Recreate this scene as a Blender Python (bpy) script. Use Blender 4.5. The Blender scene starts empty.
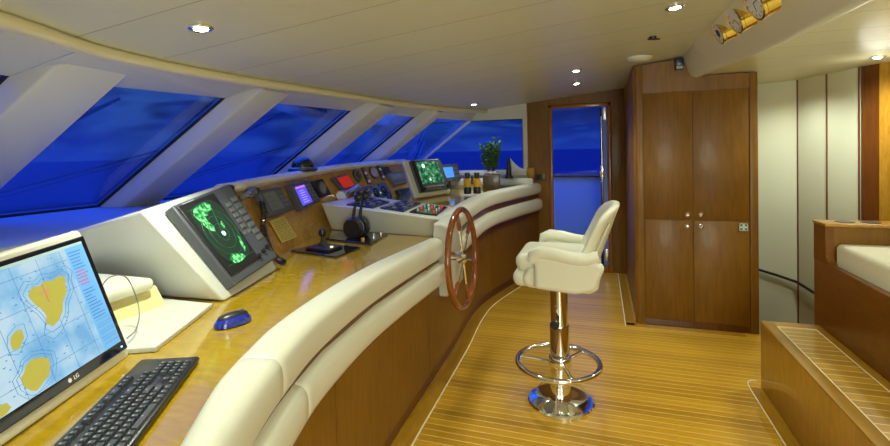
import bpy, bmesh, math, random
from mathutils import Vector, Matrix
random.seed(7)
PI = math.pi
R = math.radians
col = bpy.context.scene.collection

# ------------------------------------------------------------------ materials
MATS = {}
def nmat(name):
    m = bpy.data.materials.new(name); m.use_nodes = True
    MATS[name] = m
    return m, m.node_tree, m.node_tree.nodes['Principled BSDF']
def S(b, k, v):
    if k in b.inputs: b.inputs[k].default_value = v
def plain(name, c, rough=.5, metal=0., coat=0., emit=None, es=0., bump=0., bscale=80., spec=.5, var=0.):
    m, t, b = nmat(name)
    S(b, 'Base Color', (*c, 1)); S(b, 'Roughness', rough); S(b, 'Metallic', metal); S(b, 'Coat Weight', coat); S(b, 'Coat Roughness', .05)
    S(b, 'Specular IOR Level', spec)
    if emit: S(b, 'Emission Color', (*emit, 1)); S(b, 'Emission Strength', es)
    tc = t.nodes.new('ShaderNodeTexCoord'); nz = t.nodes.new('ShaderNodeTexNoise'); nz.inputs['Scale'].default_value = bscale
    t.links.new(tc.outputs['Object'], nz.inputs['Vector'])
    if bump:
        bp = t.nodes.new('ShaderNodeBump'); bp.inputs['Strength'].default_value = bump; bp.inputs['Distance'].default_value = .002
        t.links.new(nz.outputs['Fac'], bp.inputs['Height']); t.links.new(bp.outputs['Normal'], b.inputs['Normal'])
    if var:
        n2 = t.nodes.new('ShaderNodeTexNoise'); n2.inputs['Scale'].default_value = 3.
        t.links.new(tc.outputs['Object'], n2.inputs['Vector'])
        mx = t.nodes.new('ShaderNodeMix'); mx.data_type = 'RGBA'
        mx.inputs['A'].default_value = (*[x * (1 - var) for x in c], 1); mx.inputs['B'].default_value = (*[min(1, x * (1 + var)) for x in c], 1)
        t.links.new(n2.outputs['Fac'], mx.inputs['Factor']); t.links.new(mx.outputs['Result'], b.inputs['Base Color'])
    return m
def wood(name, c1, c2, rough=.3, coat=.3, scale=(14, 14, 1.2), blotch=1.5):
    m, t, b = nmat(name); S(b, 'Specular IOR Level', .35)
    tc = t.nodes.new('ShaderNodeTexCoord'); mp = t.nodes.new('ShaderNodeMapping'); mp.inputs['Scale'].default_value = scale
    t.links.new(tc.outputs['Object'], mp.inputs['Vector'])
    n1 = t.nodes.new('ShaderNodeTexNoise'); n1.inputs['Scale'].default_value = 5; n1.inputs['Detail'].default_value = 7; n1.inputs['Distortion'].default_value = .5
    t.links.new(mp.outputs['Vector'], n1.inputs['Vector'])
    n2 = t.nodes.new('ShaderNodeTexNoise'); n2.inputs['Scale'].default_value = blotch; n2.inputs['Detail'].default_value = 3
    t.links.new(tc.outputs['Object'], n2.inputs['Vector'])
    ad = t.nodes.new('ShaderNodeMath'); ad.operation = 'ADD'
    t.links.new(n1.outputs['Fac'], ad.inputs[0]); t.links.new(n2.outputs['Fac'], ad.inputs[1])
    cr = t.nodes.new('ShaderNodeMapRange'); cr.inputs['From Min'].default_value = .7; cr.inputs['From Max'].default_value = 1.3
    t.links.new(ad.outputs[0], cr.inputs['Value'])
    mx = t.nodes.new('ShaderNodeMix'); mx.data_type = 'RGBA'
    mx.inputs['A'].default_value = (*c1, 1); mx.inputs['B'].default_value = (*c2, 1)
    t.links.new(cr.outputs['Result'], mx.inputs['Factor']); t.links.new(mx.outputs['Result'], b.inputs['Base Color'])
    S(b, 'Roughness', rough); S(b, 'Coat Weight', coat); S(b, 'Coat Roughness', .08)
    return m
def planks(name, c1, c2, line, pitch, w, axis='Y', rough=.35, coat=.1, offset=0., linebump=False):
    """boards running along X, split at every `pitch` along Y"""
    m, t, b = nmat(name)
    N = t.nodes.new; L = t.links.new
    tc = N('ShaderNodeTexCoord'); sp = N('ShaderNodeSeparateXYZ'); L(tc.outputs['Object'], sp.inputs[0])
    dv = N('ShaderNodeMath'); dv.operation = 'DIVIDE'; dv.inputs[1].default_value = pitch; L(sp.outputs[axis], dv.inputs[0])
    of = N('ShaderNodeMath'); of.operation = 'ADD'; of.inputs[1].default_value = offset + 100; L(dv.outputs[0], of.inputs[0])
    fr = N('ShaderNodeMath'); fr.operation = 'FRACT'; L(of.outputs[0], fr.inputs[0])
    fl = N('ShaderNodeMath'); fl.operation = 'FLOOR'; L(of.outputs[0], fl.inputs[0])
    lt = N('ShaderNodeMath'); lt.operation = 'LESS_THAN'; lt.inputs[1].default_value = w / pitch; L(fr.outputs[0], lt.inputs[0])
    wn = N('ShaderNodeTexWhiteNoise'); wn.noise_dimensions = '1D'; L(fl.outputs[0], wn.inputs['W'])
    mp = N('ShaderNodeMapping'); mp.inputs['Scale'].default_value = (1.5, 40, 40); L(tc.outputs['Object'], mp.inputs['Vector'])
    nz = N('ShaderNodeTexNoise'); nz.inputs['Scale'].default_value = 2; nz.inputs['Detail'].default_value = 5; L(mp.outputs[0], nz.inputs['Vector'])
    a1 = N('ShaderNodeMath'); a1.operation = 'MULTIPLY'; a1.inputs[1].default_value = .6; L(wn.outputs['Value'], a1.inputs[0])
    a2 = N('ShaderNodeMath'); a2.operation = 'MULTIPLY_ADD'; a2.inputs[1].default_value = .6; L(nz.outputs['Fac'], a2.inputs[0]); L(a1.outputs[0], a2.inputs[2])
    mx = N('ShaderNodeMix'); mx.data_type = 'RGBA'; mx.inputs['A'].default_value = (*c1, 1); mx.inputs['B'].default_value = (*c2, 1); L(a2.outputs[0], mx.inputs['Factor'])
    m2 = N('ShaderNodeMix'); m2.data_type = 'RGBA'; m2.inputs['B'].default_value = (*line, 1); L(mx.outputs['Result'], m2.inputs['A']); L(lt.outputs[0], m2.inputs['Factor'])
    L(m2.outputs['Result'], b.inputs['Base Color'])
    if linebump:
        bp = N('ShaderNodeBump'); bp.invert = True; bp.inputs['Strength'].default_value = .6; bp.inputs['Distance'].default_value = .004
        L(lt.outputs[0], bp.inputs['Height']); L(bp.outputs['Normal'], b.inputs['Normal'])
    S(b, 'Roughness', rough); S(b, 'Coat Weight', coat); S(b, 'Coat Roughness', .12)
    return m

LEATHER = plain('cream_leather', (.76, .76, .62), .38, coat=.15, bump=.25, bscale=260)
WHITE = plain('cream_lacquer', (.70, .72, .63), .35, coat=.2)
SHELL = plain('white_headliner', (.62, .62, .52), .55, bump=.1, bscale=200)
MULL = plain('mullion_lining', (.62, .61, .53), .5, bump=.1, bscale=200)
TRIMY = plain('cream_ceiling_trim', (.72, .66, .42), .4)
PANELW = plain('pale_wall_panel', (.70, .74, .58), .25, coat=.3)
CEIL = planks('ceiling_planks', (.56, .56, .42), (.60, .60, .45), (.32, .31, .22), .38, .006, rough=.42, coat=.12, linebump=True)
CEILA = planks('aft_ceiling_planks', (.66, .65, .42), (.70, .69, .45), (.36, .34, .18), .35, .006, rough=.42, coat=.12, linebump=True, offset=.35)
FLOOR = planks('floor_planks', (.34, .17, .008), (.60, .33, .018), (.70, .50, .14), .048, .005, rough=.3, coat=.3)
STEPF = planks('step_planks', (.34, .17, .008), (.56, .31, .02), (.78, .60, .22), .055, .006, rough=.3, coat=.3)
MARGIN = wood('floor_margin', (.28, .135, .008), (.42, .22, .016), .3, .3, (8, 2, 8))
INLAY = plain('holly_inlay', (.85, .74, .48), .4)
CHERRY = wood('cherry_panel', (.15, .062, .0035), (.24, .108, .006), .42, .06, (10, 10, 1.1), 1.6)
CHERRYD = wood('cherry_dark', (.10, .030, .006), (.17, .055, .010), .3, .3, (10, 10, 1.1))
CHERRYL = wood('cherry_light', (.32, .15, .01), (.52, .27, .025), .3, .3, (10, 10, 2))
CHERRYR = wood('cherry_red', (.13, .042, .004), (.21, .075, .006), .35, .15, (3, 3, 8))
DESK = wood('honey_worktop', (.38, .225, .004), (.56, .36, .008), .16, 1.0, (3, 9, 9), 2.2)
BURR = wood('dash_burr', (.28, .13, .010), (.54, .30, .035), .25, .5, (14, 9, 9), 5)
GAP = plain('shadow_gap', (.02, .012, .006), .8)
CHROME = plain('chrome', (.82, .82, .84), .08, metal=1)
STEEL = plain('brushed_steel', (.6, .6, .6), .28, metal=1)
BRASS = plain('brass', (.78, .52, .10), .14, metal=1)
BLACK = plain('black_plastic', (.018, .018, .022), .35, coat=.15)
DGREY = plain('dark_grey_plastic', (.085, .095, .115), .42)
GREY = plain('grey_plastic', (.16, .17, .18), .45)
KEYC = plain('key_cap', (.045, .05, .06), .45)
KEYP = plain('key_print', (.32, .36, .38), .5)
GLOSSB = plain('gloss_black', (.008, .009, .014), .08, coat=.5)
NAVY = plain('navy_membrane', (.012, .025, .09), .18, coat=.3)
BLUEP = plain('blue_gloss', (.01, .03, .42), .12, coat=.8)
RED = plain('red_cover', (.75, .03, .01), .3, emit=(1, .04, .01), es=.25)
AMBER = plain('amber_mark', (.8, .35, .05), .4)
WPRINT = plain('white_print', (.8, .8, .78), .5)
PAPER = plain('yellow_note_paper', (.62, .47, .12), .7)
INK = plain('ink', (.16, .11, .03), .8)
RIMW = wood('wheel_wood', (.17, .045, .008), (.30, .085, .014), .15, .8, (6, 6, 6))
DIAL = plain('white_dial', (.82, .84, .82), .35)
LEAF = plain('leaf', (.03, .10, .018), .5, var=.4)
STEM = plain('stem', (.06, .05, .02), .7)
POTM = plain('dark_wood_pot', (.07, .045, .028), .35, coat=.2, var=.3)
PEBBLE = plain('white_pebble', (.8, .78, .75), .5)
YEL = plain('yellow_rubber', (.75, .45, .03), .5)
FABRIC = plain('cream_cushion', (.74, .72, .55), .75, bump=.3, bscale=120)
YCREAM = plain('pale_yellow_panel', (.78, .70, .32), .5)
GREEN = plain('green_sign', (.02, .28, .14), .4)
SOCK = plain('bronze_socket', (.12, .08, .05), .35, metal=.4)
OUTW = plain('white_gelcoat', (.84, .88, .94), .4)
BRONZE = plain('dark_bronze', (.03, .022, .018), .3, metal=.3)
RUBBER = plain('black_gasket', (.01, .012, .02), .5)
LAMP = plain('lamp_glow', (1, .95, .8), .5, emit=(1, .93, .72), es=30)
LED = plain('blue_led', (.1, .3, 1), .4, emit=(.3, .6, 1), es=4)
PURPLE = plain('purple_screen', (.02, .02, .1), .3, emit=(.13, .09, .95), es=1.0)
PINK = plain('pink_line', (.3, .05, .2), .3, emit=(.9, .25, .6), es=1.0)
LILAC = plain('lilac_text', (.3, .3, .6), .3, emit=(.45, .42, 1), es=.9)
LCDG = plain('grey_green_lcd', (.16, .20, .16), .3, coat=.1)
LCDT = plain('lcd_text', (.01, .02, .015), .4)
CYAN = plain('blue_screen', (.05, .2, .5), .3, emit=(.06, .28, .85), es=.9)
ISL = plain('chart_island', (.12, .11, .02), .5, emit=(.46, .41, .06), es=.95)
CHLINE = plain('chart_line', (.02, .08, .2), .5, emit=(.06, .22, .48), es=.8)
CHPAN = plain('chart_side_panel', (.1, .3, .6), .5, emit=(.13, .32, .60), es=.8)
CHRED = plain('chart_red_print', (.4, .05, .1), .5, emit=(.5, .1, .2), es=.8)

def screen_noise(name, c0, c1, c2, scale, lo, hi, es):
    m, t, b = nmat(name)
    N = t.nodes.new; L = t.links.new
    tc = N('ShaderNodeTexCoord'); nz = N('ShaderNodeTexNoise'); nz.inputs['Scale'].default_value = scale; nz.inputs['Detail'].default_value = 4
    L(tc.outputs['Object'], nz.inputs['Vector'])
    cr = N('ShaderNodeValToRGB'); e = cr.color_ramp.elements
    e[0].position = lo; e[0].color = (*c0, 1); e[1].position = hi; e[1].color = (*c2, 1)
    k = cr.color_ramp.elements.new((lo + hi) / 2); k.color = (*c1, 1)
    L(nz.outputs['Fac'], cr.inputs['Fac']); S(b, 'Base Color', (.01, .01, .01, 1)); L(cr.outputs['Color'], b.inputs['Emission Color']); S(b, 'Emission Strength', es)
    S(b, 'Roughness', .2)
    return m
CHART = screen_noise('chart_sea', (.20, .48, .78), (.36, .64, .86), (.56, .76, .86), 9, .36, .60, .95)
RADBG = plain('radar_dark_tube', (.012, .022, .018), .18, coat=.4, emit=(.01, .03, .018), es=1)
RADG = screen_noise('radar_echo', (.01, .12, .03), (.05, .55, .12), (.35, 1, .4), 60, .38, .62, 1.3)
RADM = plain('radar_green_ring', (.0, .1, .03), .4, emit=(.015, .17, .05), es=1)
PLOTS = screen_noise('plotter_picture', (.004, .04, .03), (.02, .16, .07), (.25, .55, .3), 26, .36, .72, 1.0)
RADW = plain('radar_bright_spot', (.3, 1, .5), .4, emit=(.7, 1, .8), es=1.5)

def glass(name, tint=(.75, .82, 1), gl=.06):
    m = bpy.data.materials.new(name); m.use_nodes = True; t = m.node_tree; t.nodes.clear()
    N = t.nodes.new; L = t.links.new
    o = N('ShaderNodeOutputMaterial'); tr = N('ShaderNodeBsdfTransparent'); tr.inputs[0].default_value = (*tint, 1)
    g = N('ShaderNodeBsdfGlossy'); g.inputs['Roughness'].default_value = .02; g.inputs[0].default_value = (.9, .9, .9, 1)
    fr = N('ShaderNodeLayerWeight'); fr.inputs[0].default_value = .25
    ml = N('ShaderNodeMath'); ml.operation = 'MULTIPLY'; ml.inputs[1].default_value = .5; L(fr.outputs['Fresnel'], ml.inputs[0])
    mx = N('ShaderNodeMixShader'); L(ml.outputs[0], mx.inputs[0]); L(tr.outputs[0], mx.inputs[1]); L(g.outputs[0], mx.inputs[2]); L(mx.outputs[0], o.inputs[0])
    MATS[name] = m
    return m
GLASS = glass('window_glass')

# ------------------------------------------------------------------ mesh builder
def smoothstep(x): return x * x * (3 - 2 * x)
class MB:
    def __init__(s, xf=None): s.bm = bmesh.new(); s.xf = xf
    def _put(s, vs):
        if s.xf:
            for v in vs: v.co = s.xf @ v.co if isinstance(s.xf, Matrix) else Vector(s.xf(*v.co))
    def box(s, c, d, rot=None, bev=0, seg=3):
        r = bmesh.ops.create_cube(s.bm, size=1); vs = r['verts']
        for v in vs: v.co = Vector((v.co.x * d[0], v.co.y * d[1], v.co.z * d[2]))
        if bev:
            es = list({e for v in vs for e in v.link_edges})
            rr = bmesh.ops.bevel(s.bm, geom=es, offset=bev, segments=seg, profile=.5, affect='EDGES')
            vs = list({v for f in rr['faces'] for v in f.verts} | {v for v in vs if v.is_valid})
        M = Matrix.Translation(c) @ (rot.to_4x4() if rot else Matrix())
        for v in vs: v.co = M @ v.co
        s._put(vs); return s
    def bx(s, x0, x1, y0, y1, z0, z1, bev=0, seg=3):
        return s.box(((x0 + x1) / 2, (y0 + y1) / 2, (z0 + z1) / 2), (abs(x1 - x0), abs(y1 - y0), abs(z1 - z0)), None, bev, seg)
    def lathe(s, prof, o=(0, 0, 0), ax=(0, 0, 1), n=24, cap=True):
        q = Vector((0, 0, 1)).rotation_difference(Vector(ax).normalized()); rings = []; allv = []
        for r, z in prof:
            ring = [s.bm.verts.new(Vector(o) + q @ Vector((r * math.cos(2 * PI * k / n), r * math.sin(2 * PI * k / n), z))) for k in range(n)]
            rings.append(ring); allv += ring
        for a, b in zip(rings, rings[1:]):
            for k in range(n): s.bm.faces.new((a[k], a[(k + 1) % n], b[(k + 1) % n], b[k]))
        if cap:
            s.bm.faces.new(list(reversed(rings[0]))); s.bm.faces.new(rings[-1])
        s._put(allv); return s
    def cyl(s, p0, p1, r0, r1=None, n=16):
        r1 = r0 if r1 is None else r1; d = Vector(p1) - Vector(p0)
        return s.lathe([(r0, 0), (r1, d.length)], p0, d, n)
    def sph(s, c, r, n=14, sc=(1, 1, 1)):
        rr = bmesh.ops.create_uvsphere(s.bm, u_segments=n, v_segments=max(6, n // 2), radius=1)
        for v in rr['verts']: v.co = Vector((v.co.x * r * sc[0] + c[0], v.co.y * r * sc[1] + c[1], v.co.z * r * sc[2] + c[2]))
        s._put(rr['verts']); return s
    def tube(s, pts, r, n=8, closed=False):
        pts = [Vector(p) for p in pts]; N = len(pts); rings = []; allv = []; up = Vector((0, 0, 1)); prev = None
        rs = r if isinstance(r, (list, tuple)) else [r] * N
        for i, p in enumerate(pts):
            t = (pts[(i + 1) % N] - pts[i - 1]) if closed else (pts[min(i + 1, N - 1)] - pts[max(i - 1, 0)])
            t.normalize()
            if prev is None:
                a = up if abs(t.z) < .9 else Vector((1, 0, 0)); x = t.cross(a).normalized()
            else:
                x = (prev - t * prev.dot(t)).normalized()
            prev = x; y = t.cross(x)
            ring = [s.bm.verts.new(p + rs[i] * (math.cos(2 * PI * k / n) * x + math.sin(2 * PI * k / n) * y)) for k in range(n)]
            rings.append(ring); allv += ring
        for i in range(N if closed else N - 1):
            a, b = rings[i], rings[(i + 1) % N]
            for k in range(n): s.bm.faces.new((a[k], a[(k + 1) % n], b[(k + 1) % n], b[k]))
        if not closed:
            s.bm.faces.new(list(reversed(rings[0]))); s.bm.faces.new(rings[-1])
        s._put(allv); return s
    def torus(s, c, ax, R_, r, n=48, m=10):
        q = Vector((0, 0, 1)).rotation_difference(Vector(ax).normalized())
        return s.tube([Vector(c) + q @ Vector((R_ * math.cos(2 * PI * k / n), R_ * math.sin(2 * PI * k / n), 0)) for k in range(n)], r, m, True)
    def loft(s, rings, closed_ring=True, cap=True):
        vr = [[s.bm.verts.new(Vector(p)) for p in ring] for ring in rings]; n = len(vr[0])
        for a, b in zip(vr, vr[1:]):
            for k in range(n if closed_ring else n - 1): s.bm.faces.new((a[k], a[(k + 1) % n], b[(k + 1) % n], b[k]))
        if cap and closed_ring:
            s.bm.faces.new(list(reversed(vr[0]))); s.bm.faces.new(vr[-1])
        s._put([v for r_ in vr for v in r_]); return s
    def prism(s, poly, off):
        """polygon (3d points) extruded by vector off"""
        off = Vector(off); return s.loft([[Vector(p) for p in poly], [Vector(p) + off for p in poly]])
    def build(s, name, mat, parent=None, bev=0, smooth=True, sub=0, kind=None, seg=2, local=False):
        bmesh.ops.recalc_face_normals(s.bm, faces=s.bm.faces)
        if parent is not None and not local: s.bm.transform(WM[parent.name].inverted())
        me = bpy.data.meshes.new(name); s.bm.to_mesh(me); s.bm.free(); me.materials.append(mat)
        o = bpy.data.objects.new(name, me); col.objects.link(o)
        if parent is not None: o.parent = parent; WM[o.name] = WM[parent.name]
        else: WM[o.name] = Matrix()
        if smooth:
            for p in me.polygons: p.use_smooth = True
            try: me.set_sharp_from_angle(angle=R(38))
            except Exception: pass
        if bev:
            m = o.modifiers.new('bevel', 'BEVEL'); m.width = bev; m.segments = seg; m.limit_method = 'ANGLE'; m.angle_limit = R(40); m.harden_normals = False
        if sub:
            m = o.modifiers.new('sub', 'SUBSURF'); m.levels = sub; m.render_levels = sub
        if kind: o['kind'] = kind
        return o
WM = {}
def tag(o, label, cat, group=None, kind=None):
    o['label'] = label; o['category'] = cat
    if group: o['group'] = group
    if kind: o['kind'] = kind
    return o
def thing(name, label, cat, loc, group=None, M=None):
    o = bpy.data.objects.new(name, None); col.objects.link(o)
    o.matrix_world = M if M else Matrix.Translation(loc); WM[o.name] = o.matrix_world.copy()
    o.empty_display_size = .1
    return tag(o, label, cat, group)
def dup(root, M, label=None, group=None):
    """copy of a thing with its parts and sub-parts, placed at matrix M"""
    r = root.copy(); col.objects.link(r); r.matrix_world = M; WM[r.name] = M.copy()
    if label: r['label'] = label
    if group: r['group'] = group
    for ch in list(root.children):
        c = ch.copy(); col.objects.link(c); c.parent = r; WM[c.name] = WM[r.name]
        for g in ch.children:
            d = g.copy(); col.objects.link(d); d.parent = c; WM[d.name] = WM[r.name]
    return r
def struct(o): o['kind'] = 'structure'; return o
def lerp(T, y):
    if y <= T[0][0]: return T[0][1]
    for (a, b), (c, d) in zip(T, T[1:]):
        if y <= c: return b + (d - b) * (y - a) / (c - a)
    return T[-1][1]
def spline(T, n=8):
    """catmull-rom through (y, x) samples -> denser table"""
    out = []
    for i in range(len(T) - 1):
        p0, p1, p2, p3 = T[max(i - 1, 0)], T[i], T[i + 1], T[min(i + 2, len(T) - 1)]
        for k in range(n):
            t = k / n
            f = lambda a, b, c, d: .5 * ((2 * b) + (-a + c) * t + (2 * a - 5 * b + 4 * c - d) * t * t + (-a + 3 * b - 3 * c + d) * t ** 3)
            out.append((f(p0[0], p1[0], p2[0], p3[0]), f(p0[1], p1[1], p2[1], p3[1])))
    out.append(T[-1]); return out
def text(name, body, size, M, mat, parent, ext=.0006, shear=0):
    cu = bpy.data.curves.new(name, 'FONT'); cu.body = body; cu.size = size; cu.extrude = ext; cu.align_x = 'CENTER'; cu.align_y = 'CENTER'
    tmp = bpy.data.objects.new(name, cu); col.objects.link(tmp)
    dg = bpy.context.evaluated_depsgraph_get(); me = bpy.data.meshes.new_from_object(tmp.evaluated_get(dg))
    bpy.data.objects.remove(tmp); bpy.data.curves.remove(cu)
    me.transform(WM[parent.name].inverted() @ M); me.materials.clear(); me.materials.append(mat)
    o = bpy.data.objects.new(name, me); col.objects.link(o); o.parent = parent; WM[o.name] = WM[parent.name]
    return o
class Face:
    """a device front given by its four corners: bottom left, bottom right, top right, top left"""
    def __init__(s, bl, br, tr, tl):
        s.c = [Vector(p) for p in (bl, br, tr, tl)]
        s.n = ((s.c[1] - s.c[0]).cross(s.c[3] - s.c[0])).normalized()
        s.c[2] = s.c[2] - s.n * s.n.dot(s.c[2] - s.c[0])      # keep the front flat
        s.W = (s.c[1] - s.c[0]).length; s.H = (s.c[3] - s.c[0]).length
    def __call__(s, u, v, w=0.):
        c = s.c; return (1 - u) * (1 - v) * c[0] + u * (1 - v) * c[1] + u * v * c[2] + (1 - u) * v * c[3] + s.n * w
    def mb(s): return MB(xf=s)
    def M(s, u, v, w=0):
        x = (s(u + .01, v) - s(u, v)).normalized(); y = (s(u, v + .01) - s(u, v)); y = (y - x * y.dot(x)).normalized(); z = x.cross(y)
        m = Matrix((x, y, z)).transposed().to_4x4(); m.translation = s(u, v, w); return m
    def slab(s, u0, u1, v0, v1, w0, w1, mb=None):
        mb = mb or s.mb(); mb.bx(u0, u1, v0, v1, w0, w1); return mb
    def disc(s, u, v, r, w0, w1, n=24, mb=None, rt=None):
        mb = mb or MB(); mb.lathe([(r, 0), (rt or r, w1 - w0)], s(u, v, w0), s.n, n); return mb

# ================================================================== THE ROOM
WY = 5.45                                   # inner face of the far side bulkhead
def ceil_z(x): return 2.05 + .1 * (x - .28)
# console wall in plan (y, x)
WALL = spline([(-.9, -.35), (0, -.58), (.45, -.72), (.8, -.83), (1.1, -.885), (1.5, -.935), (2.0, -.965), (2.5, -.98), (3.15, -1.0), (3.7, -1.035), (4.15, -1.01), (4.75, -.865), (5.2, -.74), (WY, -.685)], 6)
XB = spline([(-.9, -1.5), (.8, -1.5), (1.9, -1.67), (2.07, -1.73), (2.81, -1.96), (3.1, -1.99), (3.5, -1.97), (4.2, -1.9), (4.8, -1.85), (WY, -1.8)], 5)
XT = spline([(-.9, -1.75), (1.9, -1.89), (2.07, -1.93), (2.9, -2.1), (3.5, -2.14), (4.1, -2.12), (4.8, -2.05), (WY, -1.98)], 5)
ZT = [(1.9, 1.235), (2.9, 1.26), (3.5, 1.285), (4.1, 1.295), (4.8, 1.295)]
DZ, HZ = .82, .98                           # desk height near the camera / raised worktop beyond the helm

# floor
m = MB(); m.prism([(-1.15, -1.6, -.04), (3.2, -1.6, -.04), (3.2, 3.2, -.04), (1.12, 3.2, -.04), (1.12, WY, -.04), (-1.15, WY, -.04)], (0, 0, .04))
struct(m.build('floor', FLOOR, smooth=False))
m = MB(); m.bx(1.1, 3.4, 3.2, 6.2, -.66, -.6); struct(m.build('trim_5', MARGIN))     # lower landing of the stairwell
# margin boards
def strip(T, off0, off1, z0, z1, y0, y1, name, mat, n=60):
    rings = []
    for i in range(n + 1):
        y = y0 + (y1 - y0) * i / n; e = .01
        t = Vector((lerp(T, y + e) - lerp(T, y - e), 2 * e, 0)).normalized(); nn = Vector((t.y, -t.x, 0)); p = Vector((lerp(T, y), y, 0))
        a, b = p + nn * off0, p + nn * off1
        rings.append([(a.x, a.y, z0), (b.x, b.y, z0), (b.x, b.y, z1), (a.x, a.y, z1)])
    m = MB(); m.loft(rings); return struct(m.build(name, mat, smooth=False))
strip(WALL, -.03, .085, 0, .003, -.9, WY - .01, 'trim_6', MARGIN)
strip(WALL, .085, .092, 0, .004, -.9, WY - .01, 'trim_7', INLAY)
m = MB(); m.bx(.18, .245, 3.88, WY - .01, 0, .003); m.bx(.18, 1.0, 3.86, 3.925, 0, .003); struct(m.build('trim_8', MARGIN))
m = MB(); m.bx(.172, .18, 3.86, WY - .01, 0, .004); struct(m.build('trim_9', INLAY))
m = MB(); m.bx(.81, .865, -1.5, 3.06, 0, .003); struct(m.build('trim_10', MARGIN))
m = MB(); m.tube([(.865, 3.15, .002), (.84, 3.15, .002), (.82, 3.135, .002), (.808, 3.10, .002), (.804, 3.04, .002)] + [(.804, 3.0 - .5 * k, .002) for k in range(9)], .0035, 6); struct(m.build('trim_11', INLAY))

# main ceiling: a cambered slab from the windscreen trim to the gauge panel
TRIM = spline([(-1.6, -1.35), (0, -1.5), (.5, -1.58), (.89, -1.66), (1.31, -1.79), (1.93, -1.815), (2.76, -1.75), (3.78, -1.66), (4.8, -1.48), (5.4, -1.30), (WY, -1.28)], 6)
def slab_x(T, x1, y0, y1, name, mat, th=.05, n=50):
    rings = []
    for i in range(n + 1):
        y = y0 + (y1 - y0) * i / n; x0 = lerp(T, y)
        rings.append([(x0, y, ceil_z(x0)), (x1, y, ceil_z(x1)), (x1, y, ceil_z(x1) + th), (x0, y, ceil_z(x0) + th)])
    m = MB(); m.loft(rings); return struct(m.build(name, mat, smooth=False))
slab_x(TRIM, .62, -1.6, WY + .02, 'ceiling', CEIL)
def gpb(y): return lerp([(-1.6, .98), (1.2, .95), (2.2, .915), (2.8, .88), (3.4, .80), (3.9, .70)], y)
m = MB(); ys = [-1.6 + 5.5 * k / 20 for k in range(21)] + [6.2]
m.loft([[(gpb(y), y, 1.94), (3.4, y, 1.94), (3.4, y, 1.98), (gpb(y), y, 1.98)] for y in ys]); o = struct(m.build('ceiling_aft', CEILA, smooth=False)); o.name = 'ceiling.001'
# cream moulding along the windscreen edge of the ceiling, and the soffit outside it
def along(T, prof, y0, y1, name, mat, n=70, zf=None, smooth=True):
    rings = []
    for i in range(n + 1):
        y = y0 + (y1 - y0) * i / n; x = lerp(T, y); z = (zf or ceil_z)(x) if not callable(zf) else zf(y)
        e = .02; t = Vector((lerp(T, y + e) - lerp(T, y - e), 2 * e, 0)).normalized(); nn = Vector((t.y, -t.x, 0))
        rings.append([(x + nn.x * a, y + nn.y * a, z + b) for a, b in prof])
    m = MB(); m.loft(rings); return m.build(name, mat, smooth=smooth)
tz = lambda y: ceil_z(lerp(TRIM, y))
arc = [(.022 * math.cos(a), -.020 + .022 * math.sin(a)) for a in [R(-95 + 20 * k) for k in range(10)]]
struct(along(TRIM, [(-.03, .0), (-.03, -.042)] + arc, -1.6, WY, 'trim_1', TRIMY, zf=tz))
struct(along(TRIM, [(-.19, .02), (-.19, -.006), (-.02, -.018), (-.02, .02)], -1.6, WY, 'trim_2', SHELL, zf=tz))

# ---- windscreen: raked bays
GZ = 1.77
GT = spline([(-1.6, -2.0), (0, -2.22), (.95, -2.30), (1.68, -2.27), (2.25, -2.16), (2.62, -2.10), (3.45, -1.98), (4.0, -1.93), (4.45, -1.82), (4.9, -1.68), (WY, -1.49)], 4)
def gtop(y): return Vector((lerp(GT, y), y, GZ))
def gbot(y, z=1.10):
    t = gtop(y); k = lerp([(0, 1.45), (4, 1.45), (5.45, 1.32)], y); return Vector((t.x - k * (GZ - z), y, z))
def fan(y): return y - .13 * max(0, min(1, (4 - y) / 2.5))      # feet of the mullions lean towards the bow's middle
posts = [.20, 1.24, 2.25, 3.44, 4.45]
def quadslab(a, b, c, d, th, name, mat, parent=None, smooth=False):
    n = (b - a).cross(d - a).normalized() * th
    m = MB(); m.loft([[a, b, c, d], [a + n, b + n, c + n, d + n]]); return m.build(name, mat, parent, smooth=smooth)
edges = [-1.6] + posts + [WY]
for i in range(len(edges) - 1):
    y0, y1 = edges[i], edges[i + 1]
    y1g = y1 - .005
    tl, tr = gtop(y0), gtop(y1g); bl, br = gbot(fan(y0)), gbot(fan(y1g) if y1 < WY else y1g)
    w = thing('window', 'x', 'window', bl); w.name = 'window_%d' % (i + 1); del w['label']; del w['category']; w['kind'] = 'structure'; WM[w.name] = Matrix.Translation(bl)
    quadslab(bl, br, tr, tl, -.012, 'glass_pane', GLASS, w)
    m = MB(); o_ = Vector((.012, 0, .006))
    for p, q in ((bl, br), (br, tr), (tr, tl), (tl, bl)): m.tube([p + o_, q + o_], .005 if p is tr else .010, 6)
    m.build('gasket', RUBBER, w)
    # fascia between glass and soffit
    s0, s1 = Vector((lerp(TRIM, y0) - .10, y0, tz(y0) - .014)), Vector((lerp(TRIM, y1g) - .10, y1g, tz(y1g) - .014))
    nm = quadslab(tl + Vector((.02, 0, -.005)), tr + Vector((.02, 0, -.005)), s1, s0, -.02, 'trim_%d' % (20 + i), SHELL); struct(nm)
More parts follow.
